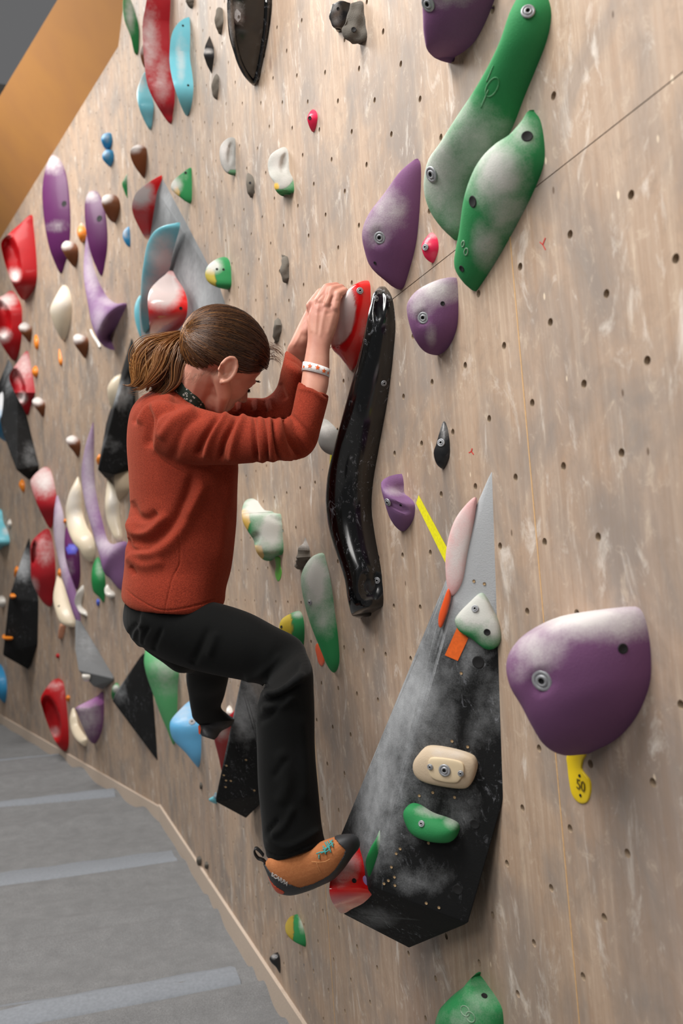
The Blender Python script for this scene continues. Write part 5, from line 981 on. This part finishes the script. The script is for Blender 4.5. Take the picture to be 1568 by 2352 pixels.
def lathe_cap():                                 # scalp under the strands so no skin shows through
    V = []; Fc = []; n1, n2 = 60, 40
    for i in range(n2 + 1):
        for k in range(n1):
            p = math.pi * i / n2; t = 2 * math.pi * k / n1; V.append((math.sin(p) * math.cos(t), math.sin(p) * math.sin(t), math.cos(p)))
    ok = [CEN[2] + v[2] * RAD[2] > hairz(CEN[0] + v[0] * RAD[0]) + .002 and not ((CEN[0] + v[0] * RAD[0] + .024) ** 2 / .021 ** 2 + (CEN[2] + v[2] * RAD[2] + .01) ** 2 / .034 ** 2 < 1) for v in V]; W_ = [sph(v, .995) for v in V]
    for i in range(n2):
        for k in range(n1):
            q = (i * n1 + k, i * n1 + (k + 1) % n1, (i + 1) * n1 + (k + 1) % n1, (i + 1) * n1 + k)
            if all(ok[z] for z in q): Fc.append(q)
    o = mesh_obj('scalp_hair', W_, Fc, HAIR); a = o.data.attributes.new('shade', 'FLOAT', 'POINT'); a.data.foreach_set('value', np.full(len(V), .25, 'f')); return o
child(lathe_cap(), hair)
tailc = fuse('ponytail_core', [loftp([(414,766,424,778,1.905,.012),(395,772,414,795,1.905,.018),(366,795,408,818,1.905,.022),(343,832,402,846,1.905,.022),(332,862,384,872,1.905,.018),(324,882,362,895,1.905,.01)], seg=20)], .003, HAIR, 2)
a = tailc.data.attributes.new('shade', 'FLOAT', 'POINT'); a.data.foreach_set('value', np.full(len(tailc.data.vertices), .3, 'f')); child(tailc, hair)
td = (P(410, 775, 1.905) - P(440, 768, 1.905)).normalized(); tp = P(423, 772, 1.905); u_ = td.cross(cf).normalized(); w_ = td.cross(u_)
child(tube('hair_tie', [tp + (u_ * math.cos(q * .524) + w_ * math.sin(q * .524)) * .0135 for q in range(12)], .0055, simple('brown_tie', '#2f1713', .8, bump=.5), None, 8, True), hair)
# ---------------------------------------------------------------- small marks on the wall and on the holds
REDPEN = simple('red_pen', '#c8322a', .7)
def pen(label, strokes):
    V = []; Fc = []
    for (x0, y0, x1, y1) in strokes:
        dx, dy = x1 - x0, y1 - y0; L = math.hypot(dx, dy); nx_, ny_ = -dy / L * 1.1, dx / L * 1.1; b = len(V)
        V += [MAIN.hit(x, y, .0004) for x, y in ((x0 - nx_, y0 - ny_), (x0 + nx_, y0 + ny_), (x1 + nx_, y1 + ny_), (x1 - nx_, y1 - ny_))]; Fc.append((b, b + 1, b + 2, b + 3))
    o = mesh_obj('pen_mark', V, Fc, REDPEN, None, False); m = o.modifiers.new('t', 'SOLIDIFY'); m.thickness = .0003; recentre(o); tag(o, label, 'mark')
pen('small red Y drawn on the plywood right of the green leaf-shaped hold', [(1239,556,1246,562),(1252,546,1246,562),(1246,562,1252,574)])
pen('tiny red Y drawn on the plywood right of the black comma-shaped hold', [(1076,1040,1082,1037),(1082,1037,1084,1030),(1082,1037,1087,1044)])
def on(o, x, y, up=.0005): 
    h_ = bvh_of(o).ray_cast(EYE, ray(x, y).normalized()); n_ = h_[1] if h_[1] is None or h_[1].dot(ray(x, y)) < 0 else -h_[1]
    return (h_[0] + n_ * up) if h_[0] else None
def find(s_): return [x for x in bpy.data.objects if x.get('label', '').startswith(s_)][0]
LOGOW = simple('pale_hexagon_print', '#c9cbd0', .5)
ko = find('large glossy black rimmed hold'); kb = bvh_of(ko)
def onb(x, y): h_ = kb.ray_cast(EYE, ray(x, y).normalized()); return h_[0] - ray(x, y).normalized() * .0015 if h_[0] else None
out = [onb(x, y) for x, y in ((544,20),(553,30),(552,44),(546,51),(538,41),(539,27))]; inn = [onb(x, y) for x, y in ((548,34),(551,37),(551,42),(548,44),(545,41),(546,36))]
if all(out) and all(inn):
    V = out + inn; o = mesh_obj('hexagon_print', V, [(q, (q + 1) % 6, 6 + (q + 1) % 6, 6 + q) for q in range(6)], LOGOW, None, False); o.parent = ko; o.matrix_parent_inverse = ko.matrix_basis.inverted()
g0 = on(rh, 776, 797, .0008); g1 = on(rh, 780, 799, .0008); g2 = on(rh, 777, 792, .0008)
if g0 and g1 and g2: writing('moulded_letter', 'G', .012, simple('pink_print', '#e3a3a3', .4), rh, g0, g1 - g0, g2 - g0, .0003)
rp = [kb.ray_cast(EYE, ray(x, y).normalized())[0] for x, y in catmull([(529,-20),(528,20),(532,60),(539,100),(548,135),(560,162),(573,180),(583,187),(592,172),(599,140),(606,100),(611,60),(614,0)], 5, False)]
rp = [p for p in rp if p]
if len(rp) > 10: attr_paint(tube('rim', rp, .0085, GLOSSB, None, 10), ((530, 60, 10, 60, .5),), ()); ro = [o for o in bpy.data.objects if o.name.startswith('rim')][-1]; ro.parent = ko; ro.matrix_parent_inverse = ko.matrix_basis.inverted()
